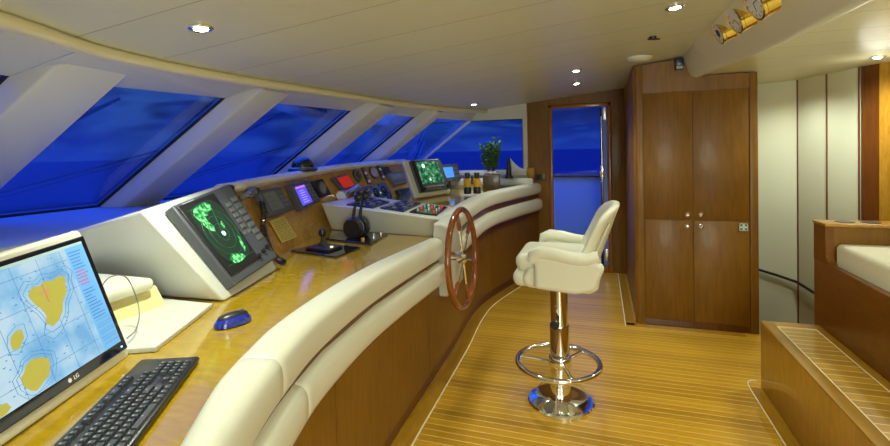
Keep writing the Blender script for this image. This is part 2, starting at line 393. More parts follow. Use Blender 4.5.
# mullion beams: depth from the glass inwards
for i, y in enumerate(posts):
    t0 = gtop(y); t1 = Vector((lerp(TRIM, y) - .03, y, tz(y) - .045))
    b0 = gbot(fan(y), 1.10)
    d = (t0 - b0).normalized(); n = Vector((-d.z, 0, d.x)); n = n if n.x > 0 else -n      # inward normal: +x, down
    n = Vector((abs(d.z), 0, -abs(d.x))).normalized()
    dep, wid = .125, (.25, .30, .26, .32, .20)[i]
    top = t0 + d * .24; bot = b0 - d * .1
    def sec(p):
        a = [(-.02, 0), (dep - .04, 0), (dep - .012, .012), (dep, .04), (dep, wid - .012), (dep - .012, wid), (-.02, wid)]
        return [p + n * u + Vector((0, v, 0)) for u, v in a]
    m = MB(); m.loft([sec(bot), sec(top)]); struct(m.build('trim_%d' % (30 + i), MULL, bev=.006))
# corner member between raked screen and side window
m = MB(); a, b = gtop(WY - .03), gbot(WY - .03, 1.15)
m.tube([a + Vector((0.02, 0, 0)), b + Vector((0.02, 0, 0))], .018, 8); struct(m.build('trim_46', MULL))
# ledge under the glass, covering to the dashboard rim
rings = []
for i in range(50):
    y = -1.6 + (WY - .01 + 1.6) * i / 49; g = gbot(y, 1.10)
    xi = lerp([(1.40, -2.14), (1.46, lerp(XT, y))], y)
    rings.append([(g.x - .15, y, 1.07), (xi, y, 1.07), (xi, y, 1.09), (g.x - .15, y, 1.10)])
m = MB(); m.loft(rings); struct(m.build('trim_3', plain('ledge_skylit_blue', (.24, .28, .36), .7, bump=.2, bscale=150), smooth=False))  # blue-grey base puts the blue outside light into the ledge colour

# ---- far side bulkhead: side window, cherry panelling, door
bz = 2.02
sx0, sx1, sz0, sz1 = -2.35, -.85, 1.165, 1.765
doorx0, doorx1, doorz = -.51, .085, 1.86
def yslab(poly, y0, y1, name, mat, parent=None, bev=0):
    m = MB(); m.prism([(x, y0, z) for x, z in poly], (0, y1 - y0, 0)); return m.build(name, mat, parent, smooth=False, bev=bev)
struct(yslab([(-3.0, -.1), (-.80, -.1), (-.80, sz0), (-3.0, sz0)], WY, WY + .08, 'wall_port', WHITE))
m = MB(); m.bx(-3.0, -.80, WY, WY + .08, sz1, 2.0); m.bx(sx1, -.795, WY - .02, WY + .08, sz0 - .1, 1.86, .008); struct(m.build('wall_port_upper', SHELL)); 
w = thing('window', 'x', 'window', (sx0, WY, sz0)); w.name = 'window_7'; del w['label']; del w['category']; w['kind'] = 'structure'; WM[w.name] = Matrix.Translation((sx0, WY, sz0))
m = MB(); m.bx(sx0, sx1, WY + .03, WY + .042, sz0, sz1); m.build('glass_pane', GLASS, w)
m = MB()
for a, b in (((sx0, sz0), (sx1, sz0)), ((sx1, sz0), (sx1, sz1)), ((sx1, sz1), (sx0, sz1))): m.tube([(a[0], WY + .02, a[1]), (b[0], WY + .02, b[1])], .012, 6)
m.build('gasket', RUBBER, w)
m = MB(); m.bx(-2.2, -.80, WY - .10, WY, 1.10, 1.16, .015); struct(m.build('trim_4', SHELL))
# panelling round the door
P = [(-.80, 0), (doorx0 - .045, 0), (doorx0 - .045, doorz + .045), (doorx1 + .045, doorz + .045), (doorx1 + .045, 0), (.27, 0), (.27, ceil_z(.27)), (-.80, ceil_z(-.80))]
struct(yslab(P, WY, WY + .06, 'wall_port_panel', CHERRY))
d1 = thing('door', 'x', 'door', (doorx0, WY, 0)); d1.name = 'door_1'; del d1['label']; del d1['category']; d1['kind'] = 'structure'; WM[d1.name] = Matrix.Translation((doorx0, WY, 0))
m = MB(); m.bx(doorx0 - .045, doorx0, WY - .015, WY + .075, 0, doorz + .045, .01); m.bx(doorx1, doorx1 + .045, WY - .015, WY + .075, 0, doorz + .045, .01); m.bx(doorx0 - .045, doorx1 + .045, WY - .015, WY + .075, doorz, doorz + .045, .01)
m.bx(doorx0, doorx1, WY - .01, WY + .07, 0, .07, .008)
m.build('door_frame', wood('door_casing', (.22, .07, .01), (.36, .13, .018), .25, .5, (10, 10, 1.2)), d1)
m = MB(); m.bx(doorx1 - .055, doorx1 - .005, WY + .03, WY + .6, .07, doorz - .02, .008); m.build('door_leaf', OUTW, d1)
m = MB(); m.bx(doorx1 - .075, doorx1 - .055, WY + .02, WY + .58, .07, doorz - .02, .004); m.build('door_leaf_glazing', plain('tinted_door_glass', (.01, .02, .10), .05, coat=.5), d1)
m = MB(); m.cyl((doorx1 - .06, WY + .0, .55), (doorx1 - .06, WY + .0, 1.75), .008); m.build('lock_rod', CHROME, d1)
m = MB(); m.bx(doorx1 - .08, doorx1 - .04, WY - .02, WY + .02, 1.07, 1.20, .006); m.cyl((doorx1 - .06, WY - .02, 1.13), (doorx1 - .06, WY - .05, 1.13), .012); m.cyl((doorx1 - .09, WY - .05, 1.13), (doorx1 - .02, WY - .05, 1.13), .008); m.build('door_latch', CHROME, d1)
for z in (.2, 1.78):
    m = MB(); m.bx(doorx1 - .045, doorx1 - .005, WY - .015, WY + .005, z - .07, z + .07, .004); m.build('hinge', STEEL, d1)
m = MB(); m.bx(doorx0 + .01, doorx1 - .01, WY + .02, WY + .028, .07, doorz - .01); m.build('glass_pane', GLASS, d1)
# outside: side deck, bulwark with cap rail, sea
m = MB(); m.bx(-5, 3, WY + .08, 8.2, -.14, -.05); struct(m.build('floor_side_deck', MARGIN))
m = MB(); m.bx(-1.4, 3, 6.5, 6.6, -.1, 1.005, .01); b1 = m.build('bulwark', OUTW); tag(b1, 'blue-lit white bulwark outside the open side door', 'bulwark')
m = MB(); m.bx(-1.4, 3, 6.46, 6.64, 1.005, 1.035, .012); m.build('cap_rail', CHERRY, b1)
sea = MB(); sea.bx(-900, 900, -500, 900, -3.2, -3.0)
ms, t, b = nmat('sea_water'); S(b, 'Base Color', (.006, .016, .11, 1)); S(b, 'Roughness', .6); S(b, 'Specular IOR Level', .15)
nz = t.nodes.new('ShaderNodeTexNoise'); nz.inputs['Scale'].default_value = .8; nz.inputs['Detail'].default_value = 6
tc = t.nodes.new('ShaderNodeTexCoord'); t.links.new(tc.outputs['Object'], nz.inputs['Vector'])
bp = t.nodes.new('ShaderNodeBump'); bp.inputs['Strength'].default_value = .4; bp.inputs['Distance'].default_value = .3; t.links.new(nz.outputs['Fac'], bp.inputs['Height']); t.links.new(bp.outputs['Normal'], b.inputs['Normal'])
struct(sea.build('ground_sea', ms, smooth=False))

# ---- closed rest of the cabin, out of view
m = MB(); m.bx(1.08, 1.115, 3.17, 6.15, -.7, -.002); m.bx(1.08, 3.35, 3.165, 3.195, -.7, -.002); struct(m.build('wall_stair_side', CHERRY, smooth=False))

m = MB(); m.bx(-3.2, 3.4, -1.7, -1.6, -.7, 2.2); struct(m.build('wall_starboard', CHERRY))
m = MB(); m.bx(3.2, 3.3, -1.6, 6.2, -.7, 2.2); struct(m.build('wall_aft', CHERRYL))
m = MB(); m.bx(.27, 3.4, 6.1, 6.2, -.7, 2.2); struct(m.build('wall_port_aft', CHERRYL))
# curved pale wall with dark seams by the stairwell, then cherry panelling
PW = [(1.02, 5.06), (1.335, 4.85), (1.60, 4.68), (1.695, 4.39), (1.775, 4.10)]
for i in range(4):
    a, b = Vector((*PW[i], 0)), Vector((*PW[i + 1], 0)); t = (b - a).normalized(); n = Vector((t.y, -t.x, 0))
    if n.y > 0: n = -n
    a2, b2 = a + t * .004, b - t * .004
    m = MB(); m.prism([a2 + Vector((0, 0, -.6)), b2 + Vector((0, 0, -.6)), b2 - n * .03 + Vector((0, 0, -.6)), a2 - n * .03 + Vector((0, 0, -.6))], (0, 0, 2.54))
    struct(m.build('wall_stair_%d' % (i + 1), PANELW, smooth=False))
    m = MB(); m.cyl(b + n * .002 + Vector((0, 0, -.6)), b + n * .002 + Vector((0, 0, 1.94)), .006); struct(m.build('trim_%d' % (50 + i), CHERRYD))
a, b = Vector((1.78, 4.08, 0)), Vector((1.83, 3.97, 0))
m = MB(); m.prism([a, b, b + Vector((.05, .02, 0)), a + Vector((.05, .02, 0))], (0, 0, 1.94)); struct(m.build('trim_54', CHERRYD))
a, b = Vector((1.83, 3.97, 0)), Vector((3.2, 2.6, 0))
m = MB(); m.prism([a, b, b + Vector((.05, .05, 0)), a + Vector((.05, .05, 0))], (0, 0, 1.94)); struct(m.build('wall_stair_5', CHERRYL, smooth=False))
hr = MB(); hr.tube([(1.12, 4.97, .32), (1.33, 4.82, .275), (1.46, 4.735, .25), (1.58, 4.655, .22), (1.665, 4.38, .17), (1.74, 4.10, .06)], .012, 8)
tag(hr.build('handrail', BRONZE), 'dark curved handrail line crossing the pale stairwell panels', 'handrail')

# ================================================================== HELM CONSOLE
con = thing('helm_console', 'long curved wooden helm console with cream padded edge under the windscreen', 'helm console', (-1.3, 2.5, 0))
# front panels with shadow gaps
cuts = [-.9, .2, 1.13, 1.45, 2.55, 3.6, 4.3, 4.9, WY - .01]
def wallpanel(y0, y1, z0, z1, o0=0., o1=-.02, name='front_panel', mat=CHERRY, n=14, kind=None):
    rings = []
    for i in range(n + 1):
        y = y0 + (y1 - y0) * i / n; e = .02
        t = Vector((lerp(WALL, y + e) - lerp(WALL, y - e), 2 * e, 0)).normalized(); nn = Vector((t.y, -t.x, 0)); p = Vector((lerp(WALL, y), y, 0))
        a, b = p + nn * o0, p + nn * o1
        rings.append([(a.x, a.y, z0), (a.x, a.y, z1), (b.x, b.y, z1), (b.x, b.y, z0)])
    m = MB(); m.loft(rings); return m.build(name, mat, con)
for a, b in zip(cuts, cuts[1:]):
    wallpanel(a + .003, b - .003, .075, .58 if b < 2.6 else .72)
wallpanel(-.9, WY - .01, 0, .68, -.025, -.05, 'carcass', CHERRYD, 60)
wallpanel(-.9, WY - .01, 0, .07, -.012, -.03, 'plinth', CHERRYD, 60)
# gap strip between the two rolls
def strip2(T, y0, y1, z0, z1):
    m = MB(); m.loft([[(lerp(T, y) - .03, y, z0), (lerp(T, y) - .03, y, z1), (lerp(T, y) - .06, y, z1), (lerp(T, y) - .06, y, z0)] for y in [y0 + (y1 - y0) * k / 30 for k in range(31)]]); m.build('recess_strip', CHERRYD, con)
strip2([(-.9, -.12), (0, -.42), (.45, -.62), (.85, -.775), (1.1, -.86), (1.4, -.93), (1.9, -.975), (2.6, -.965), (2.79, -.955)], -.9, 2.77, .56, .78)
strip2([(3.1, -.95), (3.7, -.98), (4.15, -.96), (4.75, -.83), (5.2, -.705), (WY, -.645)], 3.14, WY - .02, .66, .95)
# padded rolls
PADL = spline([(-.9, -.05), (0, -.38), (.45, -.60), (.85, -.765), (1.1, -.85), (1.4, -.92), (1.9, -.965), (2.6, -.955), (2.79, -.945)], 6)
PADLW = [(.45, .085), (.69, .095), (.95, .14), (1.25, .155), (2.13, .155), (2.75, .11)]
PADR = spline([(3.1, -.935), (3.7, -.965), (4.15, -.945), (4.75, -.815), (5.2, -.69), (WY, -.63)], 6)
PADRW = [(3.1, .15), (5.4, .16)]
def roll(T, WT, y0, y1, z0, z1, dx=0, dz=None, name='padded_roll', n=50, ends=(1, 1)):
    prof = []; N = 26; rings = []
    for k in range(N):
        a = 2 * PI * k / N; c, s_ = math.cos(a), math.sin(a); e = .62
        prof.append((.5 * math.copysign(abs(c) ** e, c), .5 * math.copysign(abs(s_) ** e, s_)))
    L = [(y0 + (y1 - y0) * i / n, 1.) for i in range(n + 1)]
    if ends[0]: L = [(y0, .35), (y0 + .006, .72), (y0 + .02, .94)] + [q for q in L if q[0] > y0 + .03]
    else: L = [(y0, .975), (y0 + .004, 1)] + L[1:]
    if ends[1]: L = [q for q in L if q[0] < y1 - .03] + [(y1 - .02, .94), (y1 - .006, .72), (y1, .35)]
    else: L = L[:-1] + [(y1 - .004, 1), (y1, .975)]
    for y, sc in L:
        e = .02; t = Vector((lerp(T, y + e) - lerp(T, y - e), 2 * e, 0)).normalized(); nn = Vector((t.y, -t.x, 0)); p = Vector((lerp(T, y), y, 0)); w = lerp(WT, y)
        d_ = dz(y) if dz else 0
        rings.append([(p.x + nn.x * (dx - w / 2 + w * a * sc), p.y + nn.y * (dx - w / 2 + w * a * sc), (z0 + z1) / 2 + d_ + (z1 - z0) * b * sc) for a, b in prof])
    m = MB(); m.loft(rings); return m.build(name, LEATHER, con)
roll(PADL, PADLW, -.9, 1.05, .725, .86, ends=(1, 0)); roll(PADL, PADLW, 1.0515, 2.785, .725, .86, ends=(0, 1))
roll(PADL, PADLW, -.9, 1.20, .565, .705, .012, ends=(1, 0)); roll(PADL, PADLW, 1.2015, 2.785, .565, .705, .012, ends=(0, 1))
dzr = lambda y: -.04 * max(0, min(1, (4.3 - y) / 1.2))
roll(PADR, PADRW, 3.12, WY - .02, .885, 1.012, 0, dzr); roll(PADR, PADRW, 3.12, WY - .02, .695, .835, .012, dzr)
# worktops
def top(y0, y1, z, xi_off, name, mat, xb=None, th=.03, n=40):
    rings = []
    for i in range(n + 1):
        y = y0 + (y1 - y0) * i / n; x1 = (lerp(PADL, y) if z < .9 else lerp(PADR, y)) + xi_off; x0 = (lerp(XB, y) if xb is None else xb) - .05
        rings.append([(x0, y, z - th), (x1, y, z - th), (x1, y, z), (x0, y, z)])
    m = MB(); m.loft(rings); return m.build(name, mat, con, smooth=False)
top(-.9, 3.30, DZ, -.09, 'worktop', DESK, xb=-2.15)
top(3.57, WY - .01, HZ - .015, -.08, 'raised_worktop', DESK)
# dashboard (burr) behind the desk, with rim
def dashpt(y, v, w=0):
    x = lerp(XB, y) + (lerp(XT, y) - lerp(XB, y)) * v; z = DZ + (lerp(ZT, y) - DZ) * v
    nx, nz = (lerp(ZT, y) - DZ), -(lerp(XT, y) - lerp(XB, y)); l = math.hypot(nx, nz)
    return Vector((x + nx / l * w, y, z + nz / l * w))
rings = [[dashpt(y, 0), dashpt(y, 1), dashpt(y, 1, -.03), dashpt(y, 0, -.03)] for y in [1.9 + (4.7 - 1.9) * i / 30 for i in range(31)]]
m = MB(); m.loft(rings); m.build('dashboard', BURR, con)
rings = []
for i in range(41):
    y = 1.95 + (4.75 - 1.95) * i / 40; p = dashpt(y, 1); q = []
    for k in range(12):
        a = 2 * PI * k / 12; q.append((p.x - .022 + .052 * math.cos(a), y, p.z + .002 + .031 * math.sin(a)))
    rings.append(q)
m = MB(); m.loft(rings); m.build('dashboard_rim', LEATHER, con)
rings = [[(lerp(XT, y) - .03, y, lerp(ZT, y) + .01), (lerp(XT, y) - .05, y, 1.08), (lerp(XT, y) - .07, y, 1.08), (lerp(XT, y) - .06, y, lerp(ZT, y) + .01)] for y in [1.9 + (4.75 - 1.9) * i / 20 for i in range(21)]]
m = MB(); m.loft(rings); m.build('dashboard_back', SHELL, con)
# low coaming behind the far worktop
m = MB(); m.bx(-2.2, -1.72, 4.72, WY - .1, .95, 1.085, .02); m.build('back_coaming', LEATHER, con)
m = MB(); m.bx(-1.74, -1.70, 4.72, WY - .1, .98, 1.055); m.build('coaming_face', BURR, con)
m = MB(); m.bx(-1.74, -.72, WY - .17, WY - .105, .98, 1.075, .03, 5); m.build('back_roll', LEATHER, con)
# pod: white instrument shelf and helm column
kpod = (1.04 - .945) / .98
def pz(x): return .945 + kpod * (-1.0 - x)
pod = []
def podsec(y, dx): 
    return [(-1.99, y, DZ), (-1.12 + dx, y, DZ), (-1.02 + dx, y, .845), (-.985 + dx, y, .90), (-.995 + dx, y, .935), (-1.03 + dx, y, pz(-1.03)), (-1.99, y, pz(-1.99))]
def lean(sec):
    return [(x, y + .13 * max(0, (-1.2 - x) / .8) * (1 - (z - DZ) / .22), z) for x, y, z in sec]
m = MB(); m.loft([lean(podsec(2.985, -.01)), lean(podsec(3.0, 0)), podsec(3.3, 0), podsec(3.56, -.04), podsec(3.60, -.07)]); m.build('instrument_pod', WHITE, con, bev=.012, seg=3)
m = MB(); m.loft([[(-1.05, y, z0), (-1.02, y, z1), (-.955 - c, y, z1), (-.925 - c, y, z1 - .02), (-.925 - c, y, z0 + .02), (-.94 - c, y, z0)] for y, z0, z1, c in ((2.775, .49, .94, .012), (2.79, .475, .95, 0), (2.95, .475, .96, 0), (3.10, .49, .965, 0), (3.13, .50, .96, .012))])
m.build('helm_column', WHITE, con, bev=.01, seg=3)

# radar housing on the left
RH = Face((-1.461, 1.487, .822), (-1.589, 1.979, .822), (-1.911, 2.027, 1.284), (-1.700, 1.327, 1.211))
def back(p, d): return Vector((p.x - d, p.y, p.z - d * .12))
m = MB(); c = RH.c
f = [RH(u, v, 0) for u, v in ((0, 0), (1, 0), (1, 1), (0, 1))]
bk = [Vector((-2.15, 1.45, .822)), Vector((-2.2, 2.0, .822)), Vector((-2.3, 2.05, 1.17)), Vector((-2.25, 1.30, 1.075))]
m.loft([f, bk]); m.build('radar_housing', WHITE, con, bev=.014, seg=4)
m = MB(); cc = [RH(-.012, .0, .002), RH(1.0, .0, .002), RH(1.0, 1.0, .002), RH(-.012, 1.01, .002)]
# niche between monitor and radar housings: shelf, yellow face, padded ledge
m = MB(); m.prism([(-1.30, 1.045, DZ), (-1.455, 1.42, DZ), (-2.0, 1.42, DZ), (-2.0, 1.0, DZ), (-1.42, .99, DZ)], (0, 0, .018)); m.build('niche_shelf', WHITE, con, bev=.004)
m = MB(); m.prism([(-1.63, .8, .838), (-1.63, 1.36, .838), (-1.68, 1.36, .91), (-1.68, .8, .91)], (-.03, 0, 0)); m.build('niche_face', YCREAM, con)
m = MB(); m.bx(-2.3, -1.64, .7, 1.33, .905, .955, .022, 5); m.build('niche_pad', LEATHER, con)
m = MB(); m.bx(-2.2, -2.15, -.9, 1.40, .85, 1.085); m.build('niche_back', WHITE, con)

# ================================================================== DEVICES
def screenface(F, u0, u1, v0, v1, w, mat, parent, name='screen', nu=1, th=.002):
    m = F.mb(); m.bx(u0, u1, v0, v1, w - th, w); return m.build(name, mat, parent, smooth=False)
# ---- LCD chart monitor
MF = Face((-1.158, .537, .857), (-1.356, .996, .848), (-1.434, .935, 1.195), (-1.230, .480, 1.180))
mon = thing('chart_monitor', 'large computer monitor showing a blue nautical chart in a cream housing', 'monitor', (-1.25, .78, DZ))
m = MF.mb(); m.bx(-.03, 1.03, -.085, 1.06, -.10, -.006); m.build('housing', LEATHER, mon, bev=.014, seg=4)
m = MF.mb(); m.bx(0, 1, 0, 1, -.03, .004); m.build('bezel', GLOSSB, mon, bev=.003)
scr = screenface(MF, .045, .955, .085, .965, .006, CHART, mon)
def decal(F, pts, w, name, mat, parent, th=.0008):
    m = MB(); a = [F(u, v, w) for u, v in pts]; m.prism(a, F.n * th); return m.build(name, mat, parent, smooth=False)
isl = [[(.49, .72), (.53, .765), (.57, .75), (.60, .77), (.66, .755), (.72, .77), (.745, .73), (.725, .69), (.72, .64), (.67, .58), (.645, .52), (.60, .47), (.555, .45), (.525, .49), (.545, .54), (.53, .60), (.515, .63), (.50, .67)],
       [(.29, .24), (.32, .265), (.34, .30), (.38, .315), (.42, .30), (.46, .265), (.455, .22), (.43, .16), (.39, .14), (.34, .11), (.315, .13), (.29, .18)],
       [(.31, .47), (.325, .51), (.36, .535), (.39, .53), (.385, .47), (.36, .44), (.335, .415), (.31, .43)], [(.12, .11), (.16, .16), (.19, .15), (.20, .11), (.17, .09), (.12, .088)], [(.06, .62), (.10, .68), (.15, .66), (.17, .60), (.12, .56), (.07, .57)]]
for p in isl: decal(MF, p, .0065, 'chart_island', ISL, scr)
m = MF.mb(); m.bx(.815, .955, .085, .965, .006, .0066); m.build('chart_sidebar', CHPAN, scr, smooth=False)
m = MF.mb(); m.bx(.045, .955, .945, .965, .0066, .007); m.build('chart_toolbar', plain('chart_toolbar_tone', (.3, .4, .4), .5, emit=(.28, .42, .42), es=.8), scr, smooth=False)
m = MF.mb()
rr = random.Random(3)
for k in range(5): m.bx(.13 + .16 * k, .1315 + .16 * k, .09, .94, .0064, .0069)
for k in range(4): m.bx(.05, .81, .2 + .22 * k, .203 + .22 * k, .0064, .0069)
for k in range(90):
    u, v = rr.uniform(.06, .79), rr.uniform(.1, .92); m.bx(u, u + rr.uniform(.005, .014), v, v + .006, .0064, .0071)
for k in range(22):
    v = .9 - .026 * k
    if 9 < k < 12: continue
    m.bx(.825, .825 + rr.uniform(.05, .11), v, v + .007, .0064, .0072)
for k in range(4):
    v = .13 + .055 * k; m.bx(.83, .945, v, v + .003, .0064, .0072); m.bx(.83, .945, v + .035, v + .038, .0064, .0072)
m.build('chart_print', CHLINE, scr, smooth=False)
# depth contours round the islands
m = MB()
for p, s_ in ((isl[0], 1.22), (isl[0], 1.45), (isl[1], 1.25), (isl[1], 1.5), (isl[2], 1.5)):
    cu = sum(a for a, b in p) / len(p); cv = sum(b for a, b in p) / len(p)
    q = [(cu + (a - cu) * s_, cv + (b - cv) * s_) for a, b in p]; q = [(min(.81, max(.05, a)), max(.09, b)) for a, b in q]
    m.tube([MF(a, b, .0068) for a, b in q], .0006, 4, True)
m.build('depth_contour', CHLINE, scr)
m = MF.mb(); m.bx(.585, .59, .62, .76, .0072, .0076); m.bx(.55, .62, .70, .704, .0072, .0076)
for k in range(5): m.bx(.83, .90, .64 + .026 * k, .647 + .026 * k, .0072, .0077)
m.build('chart_mark', CHRED, scr, smooth=False, kind='stuff')
text('brand_mark', 'LG', .015, MF.M(.575, .042, .0045), WPRINT, mon)
m = MF.disc(.53, .042, .0055, .004, .0048, 20); m.build('round_logo', WPRINT, mon)
m = MF.mb(); m.bx(.945, .955, .035, .045, .004, .006); m.build('power_light', LED, mon)
def smooth3(P, n=6):
    P = [Vector(p) for p in P]; out = []
    for i in range(len(P) - 1):
        p0, p1, p2, p3 = P[max(i - 1, 0)], P[i], P[i + 1], P[min(i + 2, len(P) - 1)]
        for k in range(n):
            t = k / n; out.append(.5 * ((2 * p1) + (p2 - p0) * t + (2 * p0 - 5 * p1 + 4 * p2 - p3) * t * t + (3 * p1 - p0 - 3 * p2 + p3) * t ** 3))
    return out + [P[-1]]
cb = MB(); cb.tube(smooth3([(-1.43, .96, 1.00), (-1.50, 1.05, 1.035), (-1.56, 1.15, 1.01), (-1.545, 1.17, .95), (-1.50, 1.15, .89), (-1.44, 1.09, .86), (-1.40, 1.03, .86)]), .0019, 6)
tag(cb.build('cable', GREY), 'thin grey cable looping out beside the chart monitor', 'cable')

# ---- keyboard
kx = (Vector((-.904, .662, 0)) - Vector((-1.107, 1.02, 0))).normalized() * -1      # towards the numpad end
ky = Vector((-kx.y, kx.x, 0))
if ky.x > 0: ky = -ky
o_ = Vector((-1.113, 1.03, DZ)) - kx * .45
Mk = Matrix((kx, ky, Vector((0, 0, 1)))).transposed().to_4x4(); Mk.translation = o_
if Mk.to_3x3().determinant() < 0: pass
kb = thing('keyboard', 'black computer keyboard lying on the honey-coloured worktop', 'keyboard', o_, M=Mk @ Matrix.Rotation(R(3), 4, 'X'))
m = MB(); m.bx(0, .45, 0, .155, .002, .018, .005); m.bx(.02, .43, .14, .15, -.003, .004); m.build('keyboard_base', BLACK, kb, local=True)
blue = MB(); blue.bx(-.004, .03, .0, .10, .005, .019, .004); blue.build('blue_corner', BLUEP, kb, local=True)
nk = 0
def key(u0, u1, v0, v1):
    global nk
    m = MB(); g = .0014
    b4 = [(u0 + g, v0 + g), (u1 - g, v0 + g), (u1 - g, v1 - g), (u0 + g, v1 - g)]; i_ = .0028
    t4 = [(u0 + g + i_, v0 + g + i_), (u1 - g - i_, v0 + g + i_), (u1 - g - i_, v1 - g - i_ * .6), (u0 + g + i_, v1 - g - i_ * .6)]
    m.loft([[(a, b, .017) for a, b in b4], [(a, b, .026) for a, b in t4]])
    k = m.build('key', KEYC, kb, smooth=False, local=True); nk += 1
    m = MB(); m.bx((u0 + u1) / 2 - .004, (u0 + u1) / 2 + .001, v1 - .0085, v1 - .005, .0259, .0263); m.build('key_legend', KEYP, k, smooth=False, local=True)
p = .0187
rows = [(.006, [(0, 1.4), (1.4, 2.5), (2.5, 3.7), (3.7, 9.3), (9.3, 10.5), (10.5, 11.6), (11.6, 12.8), (12.8, 14.2)]),
        (.0265, [(0, 2.2)] + [(2.2 + k, 3.2 + k) for k in range(10)] + [(12.2, 14.2)]),
        (.047, [(0, 1.8)] + [(1.8 + k, 2.8 + k) for k in range(10)] + [(11.8, 14.2)]),
        (.0675, [(0, 1.4)] + [(1.4 + k, 2.4 + k) for k in range(12)] + [(13.4, 14.2)]),
        (.088, [(k, k + 1) for k in range(12)] + [(12, 14.2)]),
        (.121, [(0, 1), (1.6, 2.6), (2.6, 3.6), (3.6, 4.6), (4.6, 5.6), (6.2, 7.2), (7.2, 8.2), (8.2, 9.2), (9.2, 10.2), (10.8, 12.2), (12.2, 14.2)])]
for v, ks in rows:
    for a, b in ks: key(.008 + a * p, .008 + b * p, v, v + .02)
u = .008 + 14.45 * p
for v, ks in ((.006, [0, 1, 2]), (.0265, [1]), (.0675, [0, 1, 2]), (.088, [0, 1, 2]), (.121, [0, 1, 2])):
    for k in ks: key(u + k * p, u + (k + 1) * p, v, v + .02)
u += 3.25 * p
for v in (.006, .0265, .047, .0675, .088):
    for k in range(4):
        if nk < 100: key(u + k * p * .98, u + (k + 1) * p * .98, v, v + .02)
# ---- mouse
Mm = Matrix.Translation((-1.237, 1.295, DZ)) @ Matrix.Rotation(R(-23), 4, 'Z') @ Matrix.Scale(1.14, 4)
ms_ = thing('computer_mouse', 'blue and black computer mouse on the worktop', 'mouse', (0, 0, 0), M=Mm)
def blob(sx, sy, sz, z0=0, n=20, cut=0.0):
    m = MB(); rings = []
    for i in range(1, 10):
        a = PI / 2 * i / 9.0; r = math.sin(a); z = math.cos(a)
        rings.append([(sx * r * math.copysign(abs(math.cos(t)) ** .8, math.cos(t)), sy * r * math.copysign(abs(math.sin(t)) ** .8, math.sin(t)) * (1 - .12 * math.cos(t)), z0 + sz * z) for t in [2 * PI * k / n for k in range(n)]])
    m.loft(rings); return m
blob(.031, .056, .036, .004).build('mouse_shell', BLUEP, ms_, local=True)
blob(.022, .046, .014, .0262).build('mouse_top', BLACK, ms_, local=True)
m = MB(); m.lathe([(.028, 0), (.029, .006)], (0, 0, 0), (0, 0, 1)); 
for v in m.bm.verts: v.co.y *= 1.85
m.build('mouse_base', BLACK, ms_, local=True)
m = MB(); m.cyl((-.004, .026, .036), (.004, .026, .036), .008); m.build('scroll_wheel', GREY, ms_, local=True)

# ---- radar display
RF = Face((-1.497, 1.532, .846), (-1.607, 1.942, .868), (-1.855, 1.897, 1.246), (-1.708, 1.429, 1.189))
rad = thing('radar_display', 'dark grey radar display with round-edged green screen', 'radar', tuple(RF(.5, 0)))
m = RF.mb(); m.bx(0, 1, 0, 1, .004, .05); m.build('casing', DGREY, rad, bev=.006)
m = RF.mb(); m.bx(.03, .62, .10, .97, .05, .058); m.build('screen_bezel', BLACK, rad, bev=.004)
pts = []
for k in range(36):
    a = 2 * PI * k / 36; c, s_ = math.cos(a), math.sin(a); pts.append((.325 + .255 * math.copysign(abs(c) ** .55, c), .555 + .37 * math.copysign(abs(s_) ** .55, s_)))
rs = decal(RF, pts, .058, 'screen', RADBG, rad, .003)
m = MB()
for q in (.09, .17, .24):
    m.tube([RF(.325 + q * math.cos(2 * PI * k / 40), .54 + q * 1.15 * math.sin(2 * PI * k / 40), .0615) for k in range(40)], .0007, 4, True)
m.tube([RF(.325, .54, .0615), RF(.42, .83, .0615)], .0009, 4); m.build('range_ring', RADM, rs)
e1 = [(.17, .88), (.25, .90), (.37, .905), (.43, .86), (.40, .80), (.34, .80), (.30, .76), (.25, .77), (.24, .70), (.27, .64), (.24, .58), (.19, .60), (.16, .66), (.14, .74), (.12, .82)]
e2 = [(.38, .62), (.42, .65), (.43, .60), (.40, .56), (.37, .58)]
e3 = [(.16, .26), (.24, .30), (.32, .26), (.39, .23), (.40, .19), (.28, .17), (.18, .19)]
e4 = [(.47, .34), (.50, .44), (.52, .40), (.50, .28), (.45, .24)]
for e in (e1, e2, e3, e4): decal(RF, e, .0612, 'radar_echo', RADG, rs)
RF.disc(.335, .52, .012, .061, .0622, 16).build('centre_spot', RADW, rs)
m = RF.mb(); m.bx(.07, .58, .195, .2, .061, .0616); m.bx(.08, .30, .88, .885, .061, .0616); m.build('screen_text', RADM, rs)
for k in range(14):
    m = RF.mb()
    if k < 5: m.bx(.70, .78, .50 + .07 * k - .025, .50 + .07 * k + .022, .05, .056)
    elif k < 12: m.bx(.84, .95, .30 + .085 * (k - 5) - .028, .30 + .085 * (k - 5) + .028, .05, .056)
    else: m.bx(.66 + .1 * (k - 12), .73 + .1 * (k - 12), .40, .44, .05, .056)
    m.build('button', GREY, rad, bev=.001)
for u, v in ((.78, .14), (.9, .16), (.64, .12)): RF.disc(u, v, .012, .05, .064, 14).build('knob', BLACK, rad)
m = RF.mb(); m.bx(.12, .3, .972, .985, .05, .0515); m.build('maker_plate', KEYP, rad)

# ---- generic dash instruments
def DF(bl, br, tr, tl, dy=-.045):
    """corner samples (y, v) on the dashboard surface"""
    return Face(*[dashpt(y + dy, v - .03) for y, v in (bl, br, tr, tl)])
